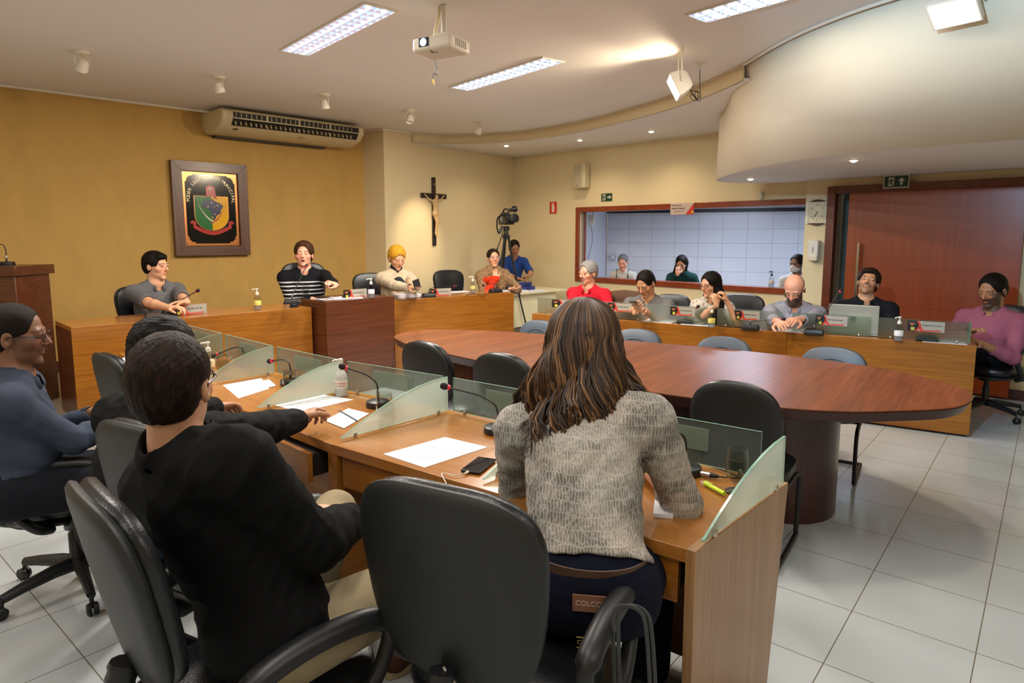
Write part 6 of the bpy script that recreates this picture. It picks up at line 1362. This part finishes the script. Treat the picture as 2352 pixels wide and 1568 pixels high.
mic(gp(395, 722, .902), near(453, 668, 5.6), 'gooseneck microphone with block base in front of the grey polo man', 0, base='block', rz=.6, h=.09)
mic(gp(672, 697, .964), near(703, 612, 6.35), 'gooseneck microphone held up to the mouth of the striped sweater speaker', 0, base='block', rz=.3, h=.10)
mic(gp(985, 682, .902), near(1046, 657, 7.2), 'gooseneck microphone beside the name plate right of the phone user', 1, base='block', rz=.4, h=.10)
mic(gp(1138, 671, .902), near(1112, 655, 8.0), 'gooseneck microphone with wide black base in front of the poncho woman', 1, base='block', rz=.6, h=.10)
for px, py, tx, ty, Y, lb in [(1300, 726, 1322, 700, 7.0, 'small gooseneck microphone behind the leftmost glass panel of the side desks'), (1422, 735, 1470, 708, 6.5, 'gooseneck microphone behind the glass in front of the light grey polo man'), (1560, 748, 1602, 705, 6.2, 'gooseneck microphone behind glass in front of the long-haired woman'), (1712, 762, 1797, 733, 5.7, 'gooseneck microphone behind glass in front of the bald man'), (1862, 774, 1931, 667, 5.6, 'long gooseneck microphone reaching up left of the laptop'), (2130, 790, 2218, 756, 5.1, 'gooseneck microphone behind the rightmost glass panel')]:
    p = gp(px, py, .742)+rn*.20; p.z = .742; mic(p, near(tx, ty, Y), lb, 0, base='block', rz=-.5, h=.08)
# lectern mic
p = gp(10, 612, 1.35); p = Vector((-4.30, 5.5, 1.35)); mic(p, p+Vector((-.16, -.05, .16)), 'gooseneck microphone on the walnut lectern at the left edge', 1, h=.17, red=False)
# papers
M_pap = mat('white_paper', 'DADAE0', .7); M_prn = mat('paper_print', '8A8A98', .7)
def sheet(corners, z, label, lines=6, th=.0012, name='paper_sheet', group='loose papers on the desks', flip=False):
    a, b, c, d = [Vector((p.x, p.y, 0)) for p in corners]; o = (a+b+c+d)/4; root = thing(name, label, 'paper', (o.x, o.y, z), 0, group)
    q = MB(); q.prism([(v-o).xy for v in (a, b, c, d)], 0, th); q.build('sheet', M_pap, root)
    q = MB(); L = lambda u, v: (a*(1-u)*(1-v)+b*u*(1-v)+c*u*v+d*(1-u)*v)-o; rs = random.Random(int(abs(o.x)*1000))
    for i in range(lines):
        v = .16+.5*i/lines; u1 = .9-rs.random()*.35; vs_ = [L(.2, v), L(u1, v), L(u1, v+.008), L(.2, v+.008)]; q.add([(p.x, p.y, th+.0003) for p in vs_], [(0, 1, 2, 3)])
    q.build('printed_lines', M_prn, root); return root
def a4(px, py, h, ang, label, w=.297, d=.21, **k):
    p = gp(px, py, h); e1 = Vector((math.cos(ang), math.sin(ang), 0))*w/2; e2 = Vector((-math.sin(ang), math.cos(ang), 0))*d/2
    return sheet((p-e1-e2, p+e1-e2, p+e1+e2, p-e1+e2), h, label, **k)
sheet([gp(975, 1073, .742), gp(880, 1042, .742), gp(1022, 1003, .742), gp(1120, 1026, .742)], .7405, 'single white sheet lying on the nearest desk left of the phone', 7)
sheet([gp(690, 946, .742), gp(632, 930, .742), gp(745, 906, .742), gp(812, 917, .742)], .7405, 'printed sheet under the writing hand, behind the white pump bottle', 8)
sheet([gp(790, 984, .742), gp(745, 966, .742), gp(800, 938, .742), gp(848, 950, .742)], .7425, 'creased printed sheet right of the writing hand', 6)
sheet([gp(548, 914, .742), gp(512, 884, .742), gp(600, 868, .742), gp(618, 892, .742)], .7405, 'printed sheet beside the glass with water, left part of the curved row', 8)
sheet([gp(580, 898, .742), gp(556, 882, .742), gp(618, 872, .742), gp(634, 886, .742)], .7425, 'smaller printed sheet overlapping another near the third divider', 5)
sheet([gp(292, 855, .742), gp(262, 830, .742), gp(316, 808, .742), gp(352, 832, .742)], .7405, 'white papers on the farthest desk of the curved row, left of the heads', 5)
sheet([gp(1546, 1190, .742), gp(1500, 1186, .742), gp(1510, 1092, .742), gp(1556, 1090, .742)], .7405, 'stack of white paper beside the right elbow of the printed shirt', 0, th=.012, name='paper_stack')
a4(795, 684, .964, .5, 'white papers on the podium left of the name plate', name='paper_stack', th=.008)
a4(765, 686, .964, .8, 'white paper on the podium near the speaker hand')
a4(935, 681, .902, .5, 'stack of papers under the phone hands on the right dais desk', th=.03, name='paper_stack'); a4(1052, 670, .902, .55, 'white sheet on the dais desk beyond the name plate')
a4(1150, 668, .902, .5, 'white sheet before the poncho woman'); 
for px, py, lb in [(1500, 742, 'white papers behind the side desk glass by the light grey polo man'), (1590, 750, 'white papers behind the glass before the long-haired woman'), (1810, 765, 'white sheet before the bald bearded man'), (2170, 792, 'white papers behind the rightmost glass panel')]:
    p = gp(px, py, .742)+rn*.2; sheet([p+rd_*-.15+rn*-.1, p+rd_*.15+rn*-.1, p+rd_*.15+rn*.1, p+rd_*-.15+rn*.1], .7405, lb, 4)
def tt(u, v, z=.78): return T0+td*u+tn*v+Vector((0, 0, z-.78))
# name plates standing on the dais
for px, py, h, a_, b_n, lb in [(438, 722, .902, D0, D1, 'name plate with red sweep in front of the grey polo man'), (816, 684, .964, Vector((-1.80, 6.20, 0)), Vector((-1.245, 6.80, 0)), 'name plate with red sweep on the dark podium'), (1012, 680, .902, D2, D3, 'name plate with red sweep on the right dais desk')]:
    p = gp(px, py, h); d = (b_n-a_).normalized(); root = thing('name_plate', lb, 'name plate', (p.x, p.y, h), 0, 'standing name plates on the dais')
    plate_geo(root, Vector((0, 0, .0455)), d, up_, w=.28, h=.088, name='plate'); n_ = Vector((-d.y, d.x, 0)); q = MB(); q.add([d*-.13+n_*.002, d*.13+n_*.002, d*.13+n_*.05, d*-.13+n_*.05, d*-.13+n_*.002+up_*.08, d*.13+n_*.002+up_*.08], [(3, 2, 1, 0), (4, 5, 2, 3), (0, 1, 5, 4)]); q.build('easel_foot', M_blk, root)
# phones, highlighter, coaster, plug, pen, bell, laptop
def phone(p, R, label, glow=False):
    root = thing('phone', label, 'phone', tuple(p)); q = MB(); q.box((0, 0, 0), (.078, .155, .010), R=R); q.build('case', M_blk, root, bevel=.004, seg=3)
    q = MB(); q.box(R @ Vector((0, 0, .0052)), (.070, .145, .001), R=R); q.build('screen', mat('phone_screen', '14161C', .06) if not glow else emit('phone_lit', '8090C0', .5), root); return root
Rz = lambda a: Matrix.Rotation(a, 3, 'Z')
pp = gp(1100, 1068, .748); phone(pp+Vector((0, 0, .0)), Rz(math.radians(-22)), 'black smartphone charging on the nearest desk beside the white sheet')
cb = thing('charging_cable', 'thin white charging cable from the phone over the desk edge', 'cable', tuple(pp)); q = MB(); q.tube([(-.045, -.085, .001), (-.035, -.070, .001)], .0045, 8)
q.build('plug', M_wp, cb, smooth=True); q = MB(); e_ = gp(1012, 1138, .735)-pp; q.tube(catmull([(-.045, -.085, 0), (-.085, -.10, .0), (-.13, -.085, -.0), tuple(e_*.85+Vector((0, 0, .012))), tuple(e_+Vector((-.01, -.02, -.01))), tuple(e_+Vector((-.015, -.02, -.15)))], 6), .0018, 6); q.build('cord', M_wp, cb, smooth=True)
hl = gp(1641, 1121, .750); r = thing('highlighter', 'yellow highlighter pen lying on the nearest desk', 'pen', tuple(hl)); R = Rz(math.radians(112)); 
q = MB(); q.tube([R @ Vector((-.05, 0, 0)), R @ Vector((.022, 0, 0))], .0075, 12); q.build('barrel', mat('highlighter_yellow', 'C8E018', .35), r, smooth=True); q = MB(); q.tube([R @ Vector((.02, 0, 0)), R @ Vector((.05, 0, 0)), R @ Vector((.054, 0, 0))], [.0082, .008, .003], 12); q.tube([R @ Vector((.045, 0, .009)), R @ Vector((.01, 0, .010))], .002, 6); q.build('cap', mat('highlighter_cap', 'B4D010', .35), r, smooth=True)
q = MB(); q.lathe([(.0355, 0), (.0355, .004), (.001, .004)], n=20); co = q.build('coaster', mat('coaster_dark', '3A2A20', .6), None, smooth=True); co.location = gp(1690, 1130, .7405)-Vector((0, 0, .0)); tag(co, 'small dark coaster under the half-full water glass', 'coaster')
xl = gp(1608, 1086, .752); r = thing('microphone_plug', 'silver and black plug with cable beside the nearest microphone base', 'cable', tuple(xl)); dv = (gp(1650, 1094, .752)-xl).normalized(); q = MB(); q.tube([Vector((0, 0, 0)), dv*.035], .009, 12); q.build('metal_sleeve', M_chrome, r, smooth=True)
q = MB(); q.tube([dv*.035, dv*.06, dv*.068], [.009, .007, .003], 10); q.tube(catmull([dv*.066, dv*.10+Vector((0, .02, -.004)), dv*.16+Vector((0, .06, -.006)), dv*.10+Vector((-.02, .14, -.006))], 5), .0028, 6); q.build('cable', M_blk, r, smooth=True)
pn = gp(808, 962, .752); q = MB(); dv = (gp(828, 972, .745)-gp(790, 950, .79)).normalized(); q.tube([-dv*.07, dv*.06, dv*.068], [.004, .004, .001], 8); o = q.build('pen', mat('grey_pen', '70747C', .3), None, smooth=True); o.location = pn+Vector((0, 0, .006)); tag(o, 'slim grey pen in the writing hand over the papers', 'pen')
bl = gp(648, 697, .902); bl = Vector((*(D1+(D1-D0).normalized()*-.12+Vector((-.715, .7, 0))*.12).xy, .90)); r = thing('desk_bell', 'small dark metal bell at the podium end of the left dais desk', 'bell', tuple(bl)); q = MB(); q.lathe([(.045, 0), (.046, .01), (.03, .018)], n=18); q.build('base', M_blk, r, smooth=True); q = MB(); q.lathe([(.038, .02), (.036, .035), (.022, .052), (.006, .056), (.006, .066), (.001, .068)], n=18); q.build('dome', mat('dark_metal', '30343C', .3, .8), r, smooth=True)
# laptop
la, lb2 = rpx(1902)+rn*.09, rpx(2012)+rn*.09; lc = (la+lb2)/2; r = thing('laptop', 'open silver laptop seen from behind its lid on the side desk', 'laptop', (lc.x, lc.y, .742), math.atan2(rd_.y, rd_.x)); M_lap = mat('laptop_silver', 'A8A69A', .35, .3)
q = MB(); q.box((0, .17, .010), (.385, .26, .018)); q.build('base', M_lap, r, bevel=.006); q = MB(); q.M = Matrix.Translation((0, .04, .02)) @ Matrix.Rotation(math.radians(10), 4, 'X'); q.box((0, 0, .125), (.385, .009, .25)); ld = q.build('lid', M_lap, r, bevel=.008, seg=3)
q = MB(); q.M = Matrix.Translation((0, .04, .02)) @ Matrix.Rotation(math.radians(10), 4, 'X'); q.lathe([(.020, 0), (.0215, .001), (.0235, .001), (.025, 0)], (0, -.0048, .125), 24, R=frame((1, 0, 0), (0, -1, 0))); q.build('round_logo', mat('logo_grey', '585C60', .3, .5), ld, smooth=True)
text('lettering', 'hp', .030, MATS['logo_grey'], ld, Vector((0, .04-.0055-.022, .147)), Matrix.Rotation(math.radians(10), 3, 'X') @ Matrix.Rotation(PI/2, 3, 'X'))
q = MB(); q.box((0, .18, .0195), (.33, .12, .002)); q.build('keyboard', M_blk, r)
# hand-held phones
phone(dp(1456, 694, 6.33), frame(Vector((.9, -.4, 0)), Vector((-.2, .5, .85))) @ Matrix.Rotation(.2, 3, 'X'), 'black smartphone held up by the light grey polo man')
phone(dp(957, 652, 6.92), frame(Vector((.8, .2, .3)), Vector((-.2, .6, .7))), 'phone in the hands of the cream blazer person', True)
# small office clutter on the far table
for k, (u, v, z, lb) in enumerate([(.50, .30, .752, 'lower of two blue box folders on the cream desk'), (.46, .32, .815, 'upper of two blue box folders on the cream desk')]):
    p = T0+td*u+tn*v; r = thing('box_folder', lb, 'folder', (p.x, p.y, .78+(z-.75)), math.atan2(td.y, td.x)+.1*k, 'blue box folders'); q = MB(); q.box((0, 0, .03), (.46, .27, .060)); q.build('cover', mat('folder_blue', '1C2C70', .45), r, bevel=.008); q = MB(); q.box((.1, -.136, .03), (.10, .002, .03)); q.build('spine_tab', mat('folder_blue_dark', '101C50', .4), r)
p = T0+td*.40+tn*.30; r = thing('open_binder', 'thin open grey binder on top of the blue folders', 'folder', (p.x, p.y, .909), math.atan2(td.y, td.x)); q = MB(); q.box((-.02, 0, .006), (.34, .22, .010)); q.build('cover', mat('grey_card', '6A7068', .5), r); q = MB(); q.box((.17, .02, .03), (.16, .10, .006), R=Matrix.Rotation(-.35, 3, 'Y')); q.build('flap', M_blk, r)
for k, (u, v, lb) in enumerate([(.28, .14, 'stack of white documents on the cream desk before the blue folders'), (.62, .10, 'flat white papers at the right of the blue folders')]):
    p = T0+td*u+tn*v; sheet([p-td*.16-tn*.1, p+td*.16-tn*.1, p+td*.16+tn*.1, p-td*.16+tn*.1], .7805, lb, 3, th=.028-.018*k, name='paper_stack')
# brown jacket over a chair
jc = dp(1418, 668, 7.05); jch = dup(CH[4], (jc.x, jc.y+.0, 0), math.radians(-118)-PI/2, 'office chair carrying a brown jacket, right of the red polo man')
M_jk = clothmat('brown_jacket_cloth', '5A4234', na=.15); a_ = math.radians(-118); fx = Vector((math.cos(a_), math.sin(a_), 0)); rx = Vector((math.sin(a_), -math.cos(a_), 0)); G = Field((-.55, -.3, .3), (.55, .62, 1.10), .006)
Rj = np.array([[rx.x, fx.x, 0], [rx.y, fx.y, 0], [0, 0, 1]]); bk_ = -fx*.31
G.cap(tuple(bk_+rx*-.14+up_*.90), tuple(bk_+rx*.14+up_*.90), .075, .075, .04); G.ell(tuple(bk_+up_*.74), (.26, .095, .23), Rj, .05); G.ell(tuple(bk_+up_*.52), (.26, .085, .16), Rj, .05)
for s_ in (1, -1): G.cap(tuple(bk_+rx*.10*s_+fx*.08+up_*.82), tuple(bk_+rx*.06*s_+fx*.10+up_*.55), .035, .03, .01)
G.ell(tuple(bk_+up_*.56+fx*.00), (.20, .045, .28), Rj, .01, '-') ; G.folds(.008, 1, 3); v, qd = G.mesh(); jk = thing('jacket', 'brown jacket draped over the chair back between red and grey polo men', 'jacket', (jc.x, jc.y, 0)); npmesh('cloth', v, qd, M_jk, jk)
q = MB(); q.tube(catmull([bk_+rx*-.06+fx*.115+up_*.86, bk_+rx*-.02+fx*.125+up_*.81, bk_+rx*.04+fx*.115+up_*.86], 5), .006, 6); q.build('hanging_loop', M_jk, jk, smooth=True)
# strap on the foreground armrest
st_ = thing('strap', 'dark braided strap looped over the right armrest of the front centre chair', 'strap', (.27, 1.40, .72)); q = MB()
for k in (0, .012): q.tube(catmull([(.05+k, -.16, -.55), (.045+k, -.08, -.25), (.035+k, -.04, -.02), (.02+k, -.02, .03), (-.02+k, .0, .028), (-.035+k, .0, -.01), (-.03+k, -.02, -.2)], 6), .0055, 6, flat=.5)
q.build('band', mat('strap_grey', '3A3C3C', .7), st_, smooth=True)
# cables on the dais desks
for pts, z, lb in [([(330, 738), (338, 716), (365, 706), (392, 718)], .906, 'thin black cable curving on the left dais desk by the glass'), ([(868, 682), (885, 684), (920, 688), (960, 684), (980, 682)], .906, 'black cable lying along the right dais desk edge'), ([(1070, 678), (1085, 674), (1105, 676), (1130, 673)], .906, 'short black cable beside the pump bottle on the right dais desk')]:
    P = [gp(x, y, z) for x, y in pts]; o = P[0].copy(); q = MB(); q.tube(catmull([p-o for p in P], 6), .004, 6); ob = q.build('microphone_cable', M_blk, None, smooth=True); ob.location = o; tag(ob, lb, 'cable', 'thin cables on the dais desks')
# ---------------------------------------------------------------- marks on the jeans
